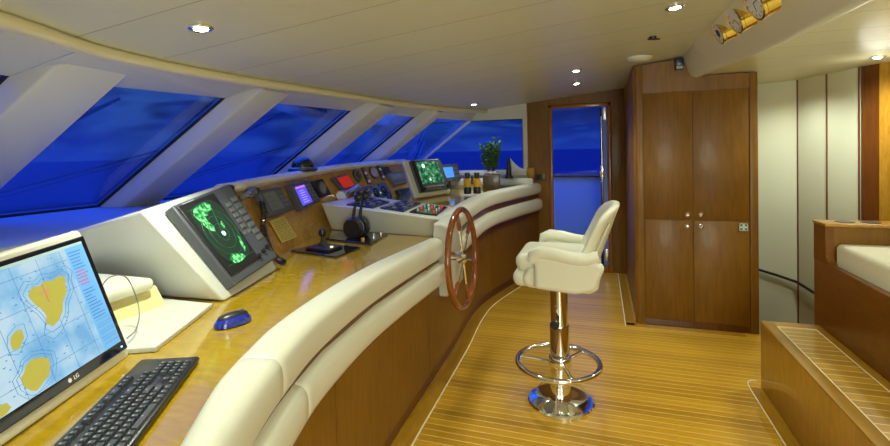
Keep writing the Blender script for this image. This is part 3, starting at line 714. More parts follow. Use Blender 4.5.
# grey-screen navigation display
F = DF((2.283, .54), (2.608, .527), (2.531, .904), (2.235, .907))
n1 = thing('navigation_display', 'dark grey instrument with unlit grey-green screen beside the handset', 'instrument', tuple(F(.5, .5)))
m = F.mb(); m.bx(0, 1, 0, 1, .002, .05); m.build('casing', DGREY, n1, bev=.006)
s1 = screenface(F, .10, .62, .16, .86, .0515, LCDG, n1)
m = F.mb()
for k in range(3): m.bx(.18, .34 + .05 * (k % 2), .32 + .18 * k, .335 + .18 * k, .0516, .052)
m.build('screen_text', LCDT, s1)
for k in range(12):
    i, j = k % 3, k // 3; m = F.mb(); m.bx(.67 + .1 * i, .74 + .1 * i, .2 + .18 * j, .3 + .18 * j, .05, .055); m.build('button', GREY, n1)
# purple fish finder
F = DF((2.714, .491), (3.038, .522), (2.944, .923), (2.66, .904))
n2 = thing('depth_sounder', 'dark instrument with glowing purple and pink screen', 'instrument', tuple(F(.5, .5)))
m = F.mb(); m.bx(0, 1, 0, 1, .002, .055); m.build('casing', DGREY, n2, bev=.006)
s2 = screenface(F, .08, .60, .12, .86, .0565, PURPLE, n2)
m = F.mb(); m.bx(.10, .58, .78, .83, .0566, .0572); m.build('screen_banner', PINK, s2)
m = F.mb()
for k in range(6): m.bx(.2, .48 - .05 * (k % 2), .2 + .09 * k, .23 + .09 * k, .0566, .0571)
m.build('screen_text', LILAC, s2)
for k in range(10):
    i, j = k % 2, k // 2; m = F.mb(); m.bx(.68 + .14 * i, .77 + .14 * i, .15 + .15 * j, .24 + .15 * j, .055, .060); m.build('button', GREY, n2)
# square gauge
def gauge_face(F, par, r, u=.5, v=.5, w=.02, ticks=10, needle=.7, dialmat=DIAL, rim=BLACK):
    F.disc(u, v, r, w, w + .008).build('gauge_rim', rim, par)
    d = F.disc(u, v, r * .84, w + .008, w + .0085).build('dial', dialmat, par)
    M = F.M(u, v, w + .009); mm = MB(xf=M)
    for k in range(ticks):
        a = R(225 - 270 * k / (ticks - 1)); mm.box((r * .7 * math.cos(a), r * .7 * math.sin(a), 0), (r * .14, r * .04, .0006), Matrix.Rotation(a, 3, 'Z'))
    mm.build('tick_marks', WPRINT if dialmat in (GLOSSB, BLACK, DGREY) else BLACK, d)
    mm = MB(xf=M); mm.box((r * .28 * math.cos(needle), r * .28 * math.sin(needle), .001), (r * .65, r * .06, .0008), Matrix.Rotation(needle, 3, 'Z')); mm.build('needle', AMBER if dialmat is GLOSSB else BLACK, d)
F = DF((3.113, .586), (3.263, .598), (3.187, .902), (3.034, .884))
g1 = thing('rudder_gauge', 'square black instrument with a pale oval dial, left of the red cover', 'gauge', tuple(F(.5, .5)))
m = F.mb(); m.bx(0, 1, 0, 1, .002, .03); m.build('casing', BLACK, g1, bev=.006)
gauge_face(F, g1, .05, w=.03, dialmat=plain('grey_dial', (.22, .24, .22), .25, coat=.3), rim=DGREY)
# red alarm cover
F = DF((3.458, .602), (3.624, .622), (3.574, .878), (3.369, .862))
a1 = thing('alarm_switch', 'black switch box with glowing red cover on the dashboard', 'switch', tuple(F(.5, .5)))
m = F.mb(); m.bx(-.1, 1.1, -.12, 1.05, .002, .03); m.build('casing', DGREY, a1, bev=.005)
m = F.mb(); m.bx(.15, 1.0, .18, .95, .03, .042); m.build('cover', RED, a1, bev=.004)
# small round gauges, rocker strips
def round_gauge(y, v, r, label, dial=GLOSSB, n=.7, group=None):
    F = Face(dashpt(y - .1, v - .2), dashpt(y + .1, v - .2), dashpt(y + .1, v + .2), dashpt(y - .1, v + .2))
    g = thing('round_gauge', label, 'gauge', tuple(dashpt(y, v)), group)
    F.disc(.5, .5, r * 1.12, .001, .01).build('flange', BLACK, g); gauge_face(F, g, r, w=.01, dialmat=dial, rim=STEEL if dial is not GLOSSB else GREY, needle=n)
round_gauge(3.74, .82, .055, 'small round black gauge just right of the red alarm cover', group='round gauges in the dashboard')
round_gauge(4.03, .83, .055, 'small round steel-rimmed gauge between two black rocker strips', plain('cream_dial', (.5, .5, .45), .3), 2.2, 'round gauges in the dashboard')
def rocker_strip(y, v, h, label):
    F = Face(dashpt(y - .028, v - h), dashpt(y + .028, v - h), dashpt(y + .028, v + h), dashpt(y - .028, v + h))
    g = thing('rocker_strip', label, 'switch panel', tuple(dashpt(y, v)), 'rocker strips in the dashboard')
    m = F.mb(); m.bx(0, 1, 0, 1, .001, .01); m.build('backplate', BLACK, g)
    for k in range(4):
        m = F.mb(); m.bx(.2, .8, .06 + .235 * k, .22 + .235 * k, .01, .018); m.build('rocker', GREY if k % 2 else WPRINT, g, bev=.001)
rocker_strip(3.885, .80, .17, 'narrow strip of rocker switches left of the steel-rimmed gauge')
rocker_strip(4.165, .84, .17, 'narrow strip of rocker switches right of the steel-rimmed gauge')
F = Face(dashpt(4.22, .75), dashpt(4.36, .75), dashpt(4.34, .92), dashpt(4.20, .92))
v1 = thing('speaker_grille', 'small dark slotted grille at the top of the dashboard', 'grille', tuple(F(.5, .5)))
m = F.mb(); m.bx(0, 1, 0, 1, .001, .014); m.build('casing', BLACK, v1, bev=.004)
for k in range(4):
    m = F.mb(); m.bx(.08, .92, .14 + .2 * k, .22 + .2 * k, .014, .018); m.build('slat', DGREY, v1)
# engine gauge cluster, silver plate
F = DF((3.50, .27), (4.235, .27), (4.20, .63), (3.64, .62))
e1_ = thing('engine_gauge_panel', 'silver panel of five round engine gauges above the pod', 'gauge panel', tuple(F(.5, .5)))
m = F.mb(); m.bx(0, 1, 0, 1, .002, .014); m.build('backplate', plain('silver_plate', (.25, .27, .29), .3, metal=.7), e1_, bev=.004)
for u, v in ((.10, .45), (.33, .42), (.57, .50), (.80, .55), (.88, .18)):
    F.disc(u, v, .056, .014, .024).build('gauge_rim', CHROME, e1_); F.disc(u, v, .046, .024, .0245).build('dial', GLOSSB, e1_)
    M = F.M(u, v, .0255); mm = MB(xf=M)
    for k in range(9):
        a = R(225 - 270 * k / 8); mm.box((.036 * math.cos(a), .036 * math.sin(a), 0), (.009, .003, .0006), Matrix.Rotation(a, 3, 'Z'))
    a = R(60 + 60 * u); mm.box((.014 * math.cos(a), .014 * math.sin(a), 0), (.034, .004, .0008), Matrix.Rotation(a, 3, 'Z')); mm.build('tick_marks', WPRINT, e1_)
for u, v in ((.22, .78), (.45, .84), (.68, .88), (.2, .12), (.45, .12), (.68, .14)):
    F.disc(u, v, .014, .014, .03, 12).build('toggle', CHROME, e1_)
# chrome searchlight horn
h0 = dashpt(3.36, .50, .03)
hn = thing('chrome_horn', 'small chrome horn-shaped lamp lying across the dashboard', 'horn', tuple(h0))
ax = (dashpt(3.62, .60, .03) - h0).normalized()
MB().lathe([(.048, 0), (.05, .01), (.036, .05), (.022, .12), (.018, .22), (.02, .30), (.008, .31)], h0 + Vector((.02, -.05, .0)), ax, 24).build('bell', CHROME, hn)
MB().lathe([(.04, 0), (.04, .004)], h0 + Vector((.02, -.05, 0)) + ax * -.005, ax, 24).build('lens', DIAL, hn)
MB().cyl(h0 + ax * .14 + Vector((.02, -.05, 0)), dashpt(3.46, .54), .012).build('mount', CHROME, hn)
# two small displays left of the plotter
F = DF((4.317, .533), (4.634, .571), (4.575, .808), (4.281, .797))
n3 = thing('autopilot_display', 'small black instrument with pale oblong readout, upper of two by the plotter', 'instrument', tuple(F(.5, .5)))
m = F.mb(); m.bx(0, 1, 0, 1, .002, .04); m.build('casing', GREY, n3, bev=.006)
screenface(F, .12, .72, .50, .86, .0415, plain('pale_lcd', (.25, .33, .30), .2, coat=.3), n3)
for k in range(5):
    m = F.mb(); m.bx(.12 + .15 * k, .22 + .15 * k, .18, .34, .04, .046); m.build('button', GREY, n3)
F = DF((4.347, .203), (4.566, .197), (4.58, .443), (4.322, .446))
n4 = thing('engine_monitor', 'small black square instrument, lower of two by the plotter', 'instrument', tuple(F(.5, .5)))
m = F.mb(); m.bx(0, 1, 0, 1, .002, .04); m.build('casing', BLACK, n4, bev=.006)
screenface(F, .15, .85, .3, .88, .0415, plain('dim_blue_lcd', (.02, .04, .08), .15, coat=.4), n4)
for k in range(3): F.disc(.25 + .25 * k, .15, .010, .04, .048, 12).build('knob', STEEL, n4)
# yellow note
F = DF((2.356, .169), (2.596, .146), (2.528, .50), (2.301, .50))
m = F.mb(); m.bx(0, 1, 0, 1, .010, .0117); nt = m.build('paper_note', PAPER, smooth=False); tag(nt, 'yellow handwritten note stuck to the dashboard', 'note')
m = F.mb(); rr = random.Random(5)
for k in range(10):
    u = .1
    while u < .85:
        l = rr.uniform(.05, .16); m.bx(u, min(.9, u + l), .08 + .085 * k, .105 + .085 * k, .0117, .0121); u += l + .05
m.build('writing', INK, nt, smooth=False)
# ---- telephone handset with coiled cord
HSO = Vector((-.03, -.13, .01))
hs = thing('vhf_handset', 'black radio handset hanging beside the radar display with coiled cord', 'handset', (-1.82, 2.08, .95))
P0 = [(-1.870, 2.075, 1.235), (-1.855, 2.095, 1.20), (-1.825, 2.12, 1.12), (-1.79, 2.135, 1.03), (-1.755, 2.14, .955), (-1.735, 2.13, .92)]
m = MB(); m.tube([Vector(p) + HSO + Vector((.035, 0, .01)) for p in P0], [.018, .015, .013, .013, .015, .018], 12); m.build('grip', BLACK, hs)
m = MB(); m.sph(Vector(P0[0]) + HSO + Vector((.045, 0, 0)), .028, 14, (1, 1, .75)); m.build('earpiece', BLACK, hs)
m = MB(); m.sph(Vector(P0[-1]) + HSO + Vector((.04, 0, 0)), .028, 14, (1, 1, .75)); m.build('mouthpiece', BLACK, hs)
def coil(pts, r, turns, w, n=9):
    pts = [Vector(p) for p in pts]; L = []; N = turns * n
    for i in range(N + 1):
        f = i / N * (len(pts) - 1); k = min(int(f), len(pts) - 2); c = pts[k].lerp(pts[k + 1], f - k); t = (pts[k + 1] - pts[k]).normalized()
        a = t.cross(Vector((1, .3, .2))).normalized(); b = t.cross(a); an = 2 * PI * i / n; L.append(c + r * (math.cos(an) * a + math.sin(an) * b))
    return L
m = MB(); m.tube(coil([(-1.84, 2.17, 1.15), (-1.85, 2.20, 1.08), (-1.82, 2.15, 1.0), (-1.77, 2.12, .93), (-1.71, 2.08, .875), (-1.64, 2.06, .845), (-1.60, 2.04, .845)], .014, 34, 1), .004, 5); m.build('coiled_cord', BLACK, hs)
crd = thing('handset_cradle', 'small dark and chrome microphone clip above the coiled cord', 'cradle', tuple(dashpt(2.2, .86)))
m = MB(); m.cyl(dashpt(2.03, .86, .03), dashpt(2.18, .88, .03), .016, .026, 14); m.build('clip_body', GREY, crd)
m = MB(); m.sph(dashpt(2.20, .88, .035), .024, 12); m.build('clip_end', BLACK, crd)
m = MB(); m.cyl(dashpt(2.07, .865, .03), dashpt(2.10, .865, .03), .021, .021, 14); m.build('clip_ring', CHROME, crd)
# ---- throttle control
th = thing('throttle_control', 'black twin-lever engine throttle beside the white pod', 'throttle', (-1.62, 2.88, DZ))
m = MB(); m.prism([(-1.80, 2.74, DZ), (-1.84, 2.98, DZ), (-1.44, 2.975, DZ), (-1.40, 2.64, DZ)], (0, 0, .012)); m.build('base_plate', GLOSSB, th, bev=.003)
for dy in (0, .095):
    c0 = Vector((-1.615, 2.80 + dy, DZ + .075))
    m = MB(); m.lathe([(.062, 0), (.072, .012), (.072, .038), (.060, .05)], c0 - Vector((0, .025, 0)), (0, 1, 0), 26); m.build('drum', BLACK, th)
    m = MB(); m.torus(c0 + Vector((0, .028, 0)), (0, 1, 0), .066, .004, 30, 6); m.build('drum_ring', GREY, th)
    m = MB(); m.tube([c0 + Vector((0, 0, .05)), c0 + Vector((.015, 0, .14)), c0 + Vector((.035, 0, .19))], [.014, .010, .010], 8); m.build('lever', BLACK, th)
    m = MB(); m.sph(c0 + Vector((.045, 0, .215)), .026, 12, (1.2, 1, 1.2)); m.sph(c0 + Vector((.06, 0, .25)), .02, 12, (1.4, 1, 1)); m.build('lever_knob', BLACK, th)
for x, y in ((-1.50, 2.72), (-1.46, 2.80), (-1.50, 2.88), (-1.47, 2.93)):
    m = MB(); m.cyl((x, y, DZ + .012), (x, y, DZ + .03), .013, .011, 12); m.build('push_button', AMBER if y < 2.75 else STEEL, th)
# ---- bow thruster joystick
bt = thing('thruster_joystick', 'black joystick on a glossy black plate in the worktop', 'joystick', (-1.6, 2.46, DZ))
m = MB(); m.prism([(-1.80, 2.36, DZ), (-1.74, 2.62, DZ), (-1.41, 2.53, DZ), (-1.425, 2.27, DZ)], (0, 0, .010)); m.build('base_plate', GLOSSB, bt, bev=.003)
m = MB(); m.prism([(-1.72, 2.40, DZ + .01), (-1.68, 2.55, DZ + .01), (-1.52, 2.50, DZ + .01), (-1.53, 2.36, DZ + .01)], (0, 0, .014)); m.build('raised_block', BLACK, bt, bev=.004)
m = MB(); m.lathe([(.030, 0), (.024, .015), (.012, .03), (.010, .055), (.022, .065), (.026, .085), (.020, .105), (.006, .112)], (-1.675, 2.52, DZ + .012), (0, 0, 1), 18); m.build('stick', BLACK, bt)
m = MB(); m.cyl((-1.56, 2.44, DZ + .024), (-1.56, 2.44, DZ + .028), .010); m.build('indicator_light', plain('yellow_led', (1, .8, .2), .3, emit=(1, .8, .3), es=2), bt)
# ---- plates on the pod
def podplate(c4, label, keymat, kind):
    F = Face(*[Vector((x, y, pz(x) + .001)) for x, y in c4])
    if F.n.z < 0: F.n = -F.n
    t_ = thing('control_keypad', label, 'control panel', tuple(F(.5, .5)), 'control panels on the white pod')
    m = F.mb(); m.bx(0, 1, 0, 1, 0, .012); m.build('faceplate', keymat, t_, bev=.003)
    rr = random.Random(kind)
    if kind == 3:
        for i in range(4):
            for j in range(3):
                F.disc(.16 + .22 * i, .2 + .3 * j, .009, .012, .030, 10, rt=.006).build('toggle', RED if (i + j) % 3 == 0 else STEEL, t_)
    else:
        for i in range(5):
            for j in range(3):
                m = F.mb(); m.bx(.08 + .18 * i, .2 + .18 * i, .15 + .27 * j, .3 + .27 * j, .012, .016); m.build('button', GREY if (i + j) % 2 else NAVY, t_)
        m = F.mb(); m.bx(.1, .5, .84, .92, .012, .0135); m.build('legend', KEYP, t_)
podplate([(-1.58, 3.03), (-1.60, 3.36), (-1.87, 3.50), (-1.80, 3.03)], 'navy button panel on the white pod nearest the dashboard', NAVY, 1)
podplate([(-1.34, 3.04), (-1.38, 3.49), (-1.56, 3.52), (-1.54, 3.06)], 'navy button panel in the middle of the white pod', NAVY, 2)
podplate([(-1.09, 3.05), (-1.14, 3.45), (-1.33, 3.47), (-1.30, 3.05)], 'black panel of red and steel toggles on the pod by the wheel', GLOSSB, 3)
# ---- big plotter
def rectpose(x, y, z, yaw, t, w, h):
    u = Vector((math.cos(yaw), math.sin(yaw), 0)); n = Vector((u.y, -u.x, 0)); up = -n * math.sin(t) + Vector((0, 0, math.cos(t))); p = Vector((x, y, z))
    return Face(p, p + u * w, p + u * w + up * h, p + up * h)
F = rectpose(-1.602, 3.90, .985, 1.251, .393, .575, .385)
pl = thing('chart_plotter', 'large cream-framed chart plotter with green radar picture', 'chart plotter', tuple(F(.5, 0)))
m = MB(); m.loft([[F(0, 0), F(1, 0), F(1, 1), F(0, 1)], [F(.06, 0, -.07), F(.96, 0, -.07), F(.94, .96, -.06), F(.08, .96, -.06)]]); m.build('housing', WHITE, pl, bev=.022, seg=4)
m = F.mb(); m.bx(.13, .93, .10, .93, 0, .03); m.build('casing', DGREY, pl, bev=.006)
s3 = screenface(F, .24, .82, .30, .88, .0315, PLOTS, pl)
m = MB()
for q in (.05, .1, .15):
    m.tube([F(.52 + q * math.cos(2 * PI * k / 30), .60 + q * 1.6 * math.sin(2 * PI * k / 30), .032) for k in range(30)], .0012, 4, True)
m.build('range_ring', RADG, s3)
F.disc(.40, .77, .022, .0315, .0325, 14).build('bright_echo', RADW, s3); F.disc(.47, .40, .012, .0315, .0325, 14).build('bright_echo', RADW, s3)
m = F.mb(); m.bx(.13, .215, .10, .93, .03, .036); m.build('side_trim', BLACK, pl)
for k in range(8):
    m = F.mb(); m.bx(.27 + .065 * k, .315 + .065 * k, .20, .235, .03, .037); m.build('button', KEYP, pl)
for k in range(6):
    m = F.mb(); m.bx(.30 + .065 * k, .345 + .065 * k, .135, .165, .03, .037); m.build('button', GREY, pl)
for u in (.22, .87): F.disc(u, .17, .017, .03, .05, 14).build('knob', BLACK, pl)
# ---- small blue display behind it
F = rectpose(-1.66, 4.86, 1.06, 1.35, .2, .42, .20)
n5 = thing('blue_display', 'small dark display with light blue screen behind the plotter', 'instrument', tuple(F(.5, 0)))
m = MB(); m.loft([[F(0, 0), F(1, 0), F(1, 1), F(0, 1)], [F(0, 0) + Vector((-.14, 0, 0)), F(1, 0) + Vector((-.14, 0, 0)), F(1, 1, -.05), F(0, 1, -.05)]]); m.build('casing', DGREY, n5, bev=.008)
screenface(F, .12, .66, .22, .82, .002, CYAN, n5)
m = MB(); m.cyl(F(.5, .1, -.05), (F(.5, .1, -.05).x, F(.5, .1, -.05).y, HZ - .012), .03); m.build('stand', BLACK, n5)
for k in range(6):
    m = F.mb(); m.bx(.7 + .12 * (k % 2), .78 + .12 * (k % 2), .2 + .22 * (k // 2), .32 + .22 * (k // 2), 0, .005); m.build('button', GREY, n5)
# ---- compass dome on the rim
cd = thing('compass', 'black domed compass standing on the dashboard rim', 'compass', (-2.16, 3.0, 1.285))
m = MB(); m.lathe([(.105, 0), (.11, .008), (.11, .018), (.095, .026)], (-2.15, 3.0, 1.284), (0, 0, 1), 30); m.build('base', BLACK, cd)
m = MB(); m.torus((-2.15, 3.0, 1.31), (0, 0, 1), .095, .005, 34, 6); m.build('ring', STEEL, cd)
m = MB(); m.lathe([(.083, 0), (.082, .025), (.070, .05), (.047, .07), (.018, .08), (.002, .082)], (-2.15, 3.0, 1.312), (0, 0, 1), 28); m.build('dome', GLOSSB, cd)
# ---- binoculars
bn = thing('binoculars', 'black and yellow binoculars standing upright on the raised worktop', 'binoculars', (-1.17, 4.3, HZ))
dr = Vector((.97, .24, 0)).normalized()
for s_ in (-1, 1):
    c0 = Vector((-1.20, 4.42, HZ)) + dr * s_ * .047
    m = MB(); m.lathe([(.036, 0), (.038, .01), (.036, .055), (.032, .07)], c0, (0, 0, 1), 18); m.build('objective_barrel', BLACK, bn)
    m = MB(); m.lathe([(.033, .0), (.039, .008), (.039, .075), (.03, .085)], c0 + Vector((0, 0, .067)), (0, 0, 1), 18); m.build('yellow_armour', YEL, bn)
    m = MB(); m.lathe([(.022, 0), (.022, .03), (.027, .034), (.027, .06)], c0 + Vector((0, 0, .148)), (0, 0, 1), 18); m.build('eyepiece', BLACK, bn)
m = MB(); m.box(Vector((-1.20, 4.42, HZ + .115)), (.08, .035, .045), Matrix.Rotation(math.atan2(dr.y, dr.x), 3, 'Z'), .008); m.build('bridge', BLACK, bn)
m = MB(); m.cyl((-1.20, 4.42, HZ + .13), (-1.20, 4.42, HZ + .17), .014); m.build('focus_wheel', BLACK, bn)
# ---- potted plant
pp = thing('potted_plant', 'leafy green plant in a dark pot with white pebbles', 'plant', (-1.20, 5.0, HZ))
m = MB(); m.box((-1.14, 5.02, HZ + .072), (.185, .16, .17), Matrix.Rotation(R(10), 3, 'Z'), .006); m.build('pot', POTM, pp)
rr = random.Random(9)
m = MB()
for k in range(14): m.sph((-1.14 + rr.uniform(-.07, .07), 5.02 + rr.uniform(-.06, .06), HZ + .178), rr.uniform(.012, .02), 8)
m.build('pebbles', PEBBLE, pp, kind='stuff')
m = MB(); lf = MB()
for k in range(20):
    a = rr.uniform(0, 2 * PI); l = rr.uniform(.18, .38); sp = rr.uniform(.01, .11)
    b0 = Vector((-1.14 + .03 * math.cos(a), 5.02 + .03 * math.sin(a), HZ + .16)); b1 = b0 + Vector((sp * math.cos(a), sp * math.sin(a), l))
    if k == 0: b1 = b0 + Vector((.03, 0, .40))
    if k == 1: b1 = b0 + Vector((-.09, 0, .30))
    m.tube([b0, (b0 + b1) / 2 + Vector((.005, 0, 0)), b1], [.004, .003, .002], 5)
    for j in range(int(l * 110)):
        f = rr.uniform(.25, 1); c = b0.lerp(b1, f); an = rr.uniform(0, 2 * PI); el = rr.uniform(.1, 1.1); L = rr.uniform(.04, .07)
        d = Vector((math.cos(an) * math.cos(el), math.sin(an) * math.cos(el), math.sin(el))); s_ = d.cross(Vector((0, 0, 1))).normalized() * L * .26; n_ = s_.cross(d).normalized() * .002
        q = [c, c + d * L * .45 + s_, c + d * L, c + d * L * .45 - s_]
        lf.loft([[x - n_ for x in q], [x + n_ for x in q]])
m.build('stem', STEM, pp, kind='stuff'); lf.build('foliage', LEAF, pp, smooth=False, kind='stuff')
# ---- figurine
fg = thing('dark_figurine', 'small dark figurine with pale curved sail on the ledge', 'figurine', (-1.0, 5.3, 1.075))
m = MB(); m.lathe([(.05, 0), (.048, .02), (.034, .03), (.028, .10), (.022, .18), (.012, .23), (.004, .27)], (-1.0, 5.31, 1.076), (0, 0, 1), 14); m.build('body', BRONZE, fg)
m = MB(); q = [(-.985, 5.33, 1.31), (-.94, 5.33, 1.25), (-.885, 5.33, 1.20), (-.80, 5.33, 1.165), (-.88, 5.33, 1.155), (-.97, 5.33, 1.15)]; m.prism(q, (0, .006, 0)); m.build('crescent', plain('pale_crescent', (.6, .62, .7), .5), fg)  # thin pale curved piece to the right of the dark body
# ---- bulkhead bits
sk = thing('wall_socket', 'small bronze socket plate on the cherry bulkhead beside the door', 'socket', (-.655, WY, 1.07))
m = MB(); m.bx(-.715, -.60, WY - .012, WY, 1.035, 1.115, .004); m.build('plate', SOCK, sk)
m = MB(); m.bx(-.69, -.625, WY - .018, WY - .012, 1.05, 1.10, .003); m.build('insert', BLACK, sk)
jb = MB(); jb.bx(-.80, -.72, WY - .05, WY, 1.075, 1.19, .006); tag(jb.build('junction_box', CHERRYL), 'small tan box on the bulkhead above the end of the console', 'box')

# ================================================================== STEERING WHEEL
C = Vector((-.82, 2.755, .745)); RW = .298
sw = thing('steering_wheel', 'large varnished wooden ship steering wheel with chrome spokes', 'steering wheel', tuple(C))
axw = Vector((1, 0, .04)).normalized()
m = MB(); m.torus(C, axw, RW, .019, 64, 12); m.build('rim', RIMW, sw)
m = MB(); m.lathe([(.038, 0), (.044, .01), (.044, .035), (.03, .05), (.012, .06)], C - axw * .03, axw, 24); m.build('hub', CHROME, sw)
m = MB(); m.cyl(C - axw * .12, C - axw * .02, .02); m.build('shaft', CHROME, sw)
for k in range(6):
    a = R(90 + 12 + 60 * k); d = Vector((0, math.cos(a), math.sin(a))); d = (d - axw * d.dot(axw)).normalized()
    m = MB(); m.tube([C + d * .03, C + d * (RW * .62)], .0085, 8); s_ = m.build('spoke', CHROME, sw)
    m = MB(); m.tube([C + d * (RW * .6), C + d * (RW * .68), C + d * (RW * .82), C + d * (RW - .005)], [.009, .014, .012, .010], 10); m.build('spoke_grip', RIMW, s_)

# ================================================================== HELM CHAIR
ch = thing('helm_chair', 'cream leather helm armchair on a chrome pedestal with foot ring', 'chair', (-.225, 2.6, 0))
cx, cy = -.225, 2.6
def profile_slab(pts, y0, y1, name, mat=LEATHER, bev=.03, seg=5):
    m = MB(); m.prism([(x, y0, z) for x, z in pts], (0, y1 - y0, 0)); return m.build(name, mat, ch, bev=bev, seg=seg)
# shell under the seat
profile_slab([(-.38, .69), (-.05, .675), (-.015, .705), (.005, .80), (-.36, .80), (-.40, .74)], 2.39, 2.82, 'seat_shell', bev=.035)
# seat cushion with rolled front
m = MB(); m.bx(-.435, -.07, 2.415, 2.795, .765, .862, .045, 6); m.build('seat_cushion', LEATHER, ch)
m = MB(); m.bx(-.45, -.33, 2.41, 2.80, .685, .775, .042, 6); m.build('front_roll', LEATHER, ch)
# arms: side panel + padded top
for s_, yy in ((-1, 2.375), (1, 2.84)):
    y0, y1 = yy - .03, yy + .03
    m = MB(); m.prism([(-.325, y0, .70), (-.12, y0, .685), (-.03, y0, .71), (.02, y0, .83), (-.02, y0, .86), (-.10, y0, .85), (-.28, y0, .872), (-.325, y0, .855)], (0, y1 - y0, 0))
    arm = m.build('arm', LEATHER, ch, bev=.022, seg=4)
    path = [(-.335, yy, .835), (-.325, yy, .872), (-.29, yy, .887), (-.22, yy, .880), (-.14, yy, .862), (-.07, yy, .858), (-.01, yy, .88)]
    m = MB(); m.tube([Vector(p) + Vector((0, s_ * .004, 0)) for p in path], [.026, .034, .037, .037, .037, .036, .028], 14); m.build('arm_pad', LEATHER, arm)
    # back: curved shell, leaning
rings = []
for i in range(13):
    f = i / 12; z = .73 + .395 * f; xo = -.03 + .135 * f ** 1.05; hw = .243 - .01 * f - (.10 * max(0, (f - .82) / .18) ** 2); thk = .095 - .03 * f
    if f > .9: thk *= 1 - .45 * (f - .9) / .1
    ring = []
    N = 28
    for k in range(N):
        a = 2 * PI * k / N; c, s_ = math.cos(a), math.sin(a); yy = hw * math.copysign(abs(c) ** .6, c); xx = thk / 2 * math.copysign(abs(s_) ** .75, s_)
        wrap = -.10 * (abs(yy) / .27) ** 2.2 * (1 - .45 * f)
        ring.append((xo - thk / 2 + xx + wrap, cy + yy, z))
    rings.append(ring)
m = MB(); m.loft(rings); bk_ = m.build('backrest', LEATHER, ch, sub=1)
m = MB(); pth = [(-.035 + .135 * f ** 1.05 + .004 - .10 * (.87 ** 2.2) * (1 - .45 * f) + .015, cy - (.243 - .01 * f) * .965, .73 + .395 * f) for f in [k / 10 for k in range(9)]]
m.tube(pth, .004, 6); m.build('piping', LEATHER, bk_)
# pedestal
m = MB(); m.bx(cx - .10, cx + .16, cy - .11, cy + .11, .66, .68, .006); m.build('seat_plate', BLACK, ch)
m = MB(); m.lathe([(.047, .40), (.047, .665)], (cx, cy, 0), (0, 0, 1), 32); m.build('inner_post', CHROME, ch)
m = MB(); m.lathe([(.052, .015), (.052, .43), (.050, .437)], (cx, cy, 0), (0, 0, 1), 32); m.build('outer_post', CHROME, ch)
m = MB(); m.lathe([(.18, 0), (.18, .012), (.172, .02), (.075, .022), (.06, .03), (.055, .10)], (cx, cy, 0), (0, 0, 1), 48); m.build('base_disc', CHROME, ch)
zr = .225
m = MB(); m.torus((cx - .01, cy, zr), (0, 0, 1), .222, .016, 64, 12); m.build('foot_ring', CHROME, ch)
m = MB(); m.lathe([(.058, 0), (.062, .006), (.062, .05), (.058, .056)], (cx, cy, zr - .02), (0, 0, 1), 32); m.build('ring_collar', CHROME, ch)
for a in (55, 175, 295):
    d = Vector((math.cos(R(a)), math.sin(R(a)), 0)); m = MB(); m.tube([Vector((cx, cy, zr)) + d * .05, Vector((cx - .01, cy, zr)) + d * .22], .009, 8); m.build('ring_spoke', CHROME, ch)
for a in (25, 145, 265):
    d = Vector((math.cos(R(a)), math.sin(R(a)), 0)); s_ = Vector((-d.y, d.x, 0)) * .004; b0 = Vector((cx, cy, 0))
    m = MB(); m.prism([b0 + d * .05 + Vector((0, 0, .02)) - s_, b0 + d * .165 + Vector((0, 0, .02)) - s_, b0 + d * .05 + Vector((0, 0, .19)) - s_], s_ * 2); m.build('base_gusset', CHROME, ch)
d = Vector((-.15, -1, 0)).normalized(); b0 = Vector((cx, cy, .47))
m = MB(); m.cyl(b0 + d * .05, b0 + d * .085, .010); m.lathe([(.012, 0), (.024, .006), (.024, .028), (.016, .036)], b0 + d * .085, d, 18); m.build('height_knob', BLACK, ch)
m = MB(); m.box(b0 + d * .047 + Vector((0, 0, .06)), (.016, .014, .05), None, .003); m.build('height_clamp', CHROME, ch)

# ================================================================== WARDROBE
wd = thing('wardrobe', 'tall cherry wood wardrobe with four doors beside the side door', 'wardrobe', (.68, 4.6, 0))
fy = 3.93
m = MB(); m.prism([(.262, fy + .006, .0), (1.10, fy + .006, 0), (1.10, fy + .006, 1.932), (.66, fy + .006, 1.935), (.66, fy + .006, ceil_z(.61) - .006), (.262, fy + .006, ceil_z(.262) - .006)], (0, WY - fy - .03, 0)); m.build('carcass', CHERRY, wd, smooth=False)
m = MB(); m.lathe([(.035, 0), (.035, ceil_z(.25) - .008)], (.29, fy + .03, 0), (0, 0, 1), 24); m.bx(.287, .326, fy - .004, fy + .02, 0, 2.035, .002); m.build('left_stile', CHERRY, wd)
m = MB(); m.bx(1.045, 1.10, fy - .006, fy + .04, 0, 1.93, .006); m.build('right_stile', CHERRY, wd)
m = MB(); m.prism([(.326, fy - .004, 1.828), (1.045, fy - .004, 1.822), (1.045, fy - .004, 1.93), (.662, fy - .004, 1.933), (.655, fy - .004, 2.07), (.326, fy - .004, 2.04)], (0, .03, 0)); m.build('top_panel', CHERRY, wd, smooth=False)
m = MB(); m.bx(.326, 1.045, fy + .004, fy + .03, 0, .05); m.build('plinth', CHERRYD, wd)
def wdoor(x0, x1, z0, z1, kx_, kz):
    m = MB(); m.bx(x0 + .003, x1 - .003, fy - .006, fy + .016, z0 + .003, z1 - .003, .002, 2); d = m.build('door', CHERRY, wd)
    m = MB(); m.lathe([(.017, 0), (.018, .004), (.010, .008), (.012, .018), (.008, .022)], (kx_, fy - .006, kz), (0, -1, 0), 20); m.build('knob', CHROME, d)
wdoor(.328, .668, .84, 1.822, .632, .882); wdoor(.670, 1.043, .84, 1.818, .725, .882)
wdoor(.328, .668, .052, .838, .629, .793); wdoor(.670, 1.043, .052, .838, .725, .793)
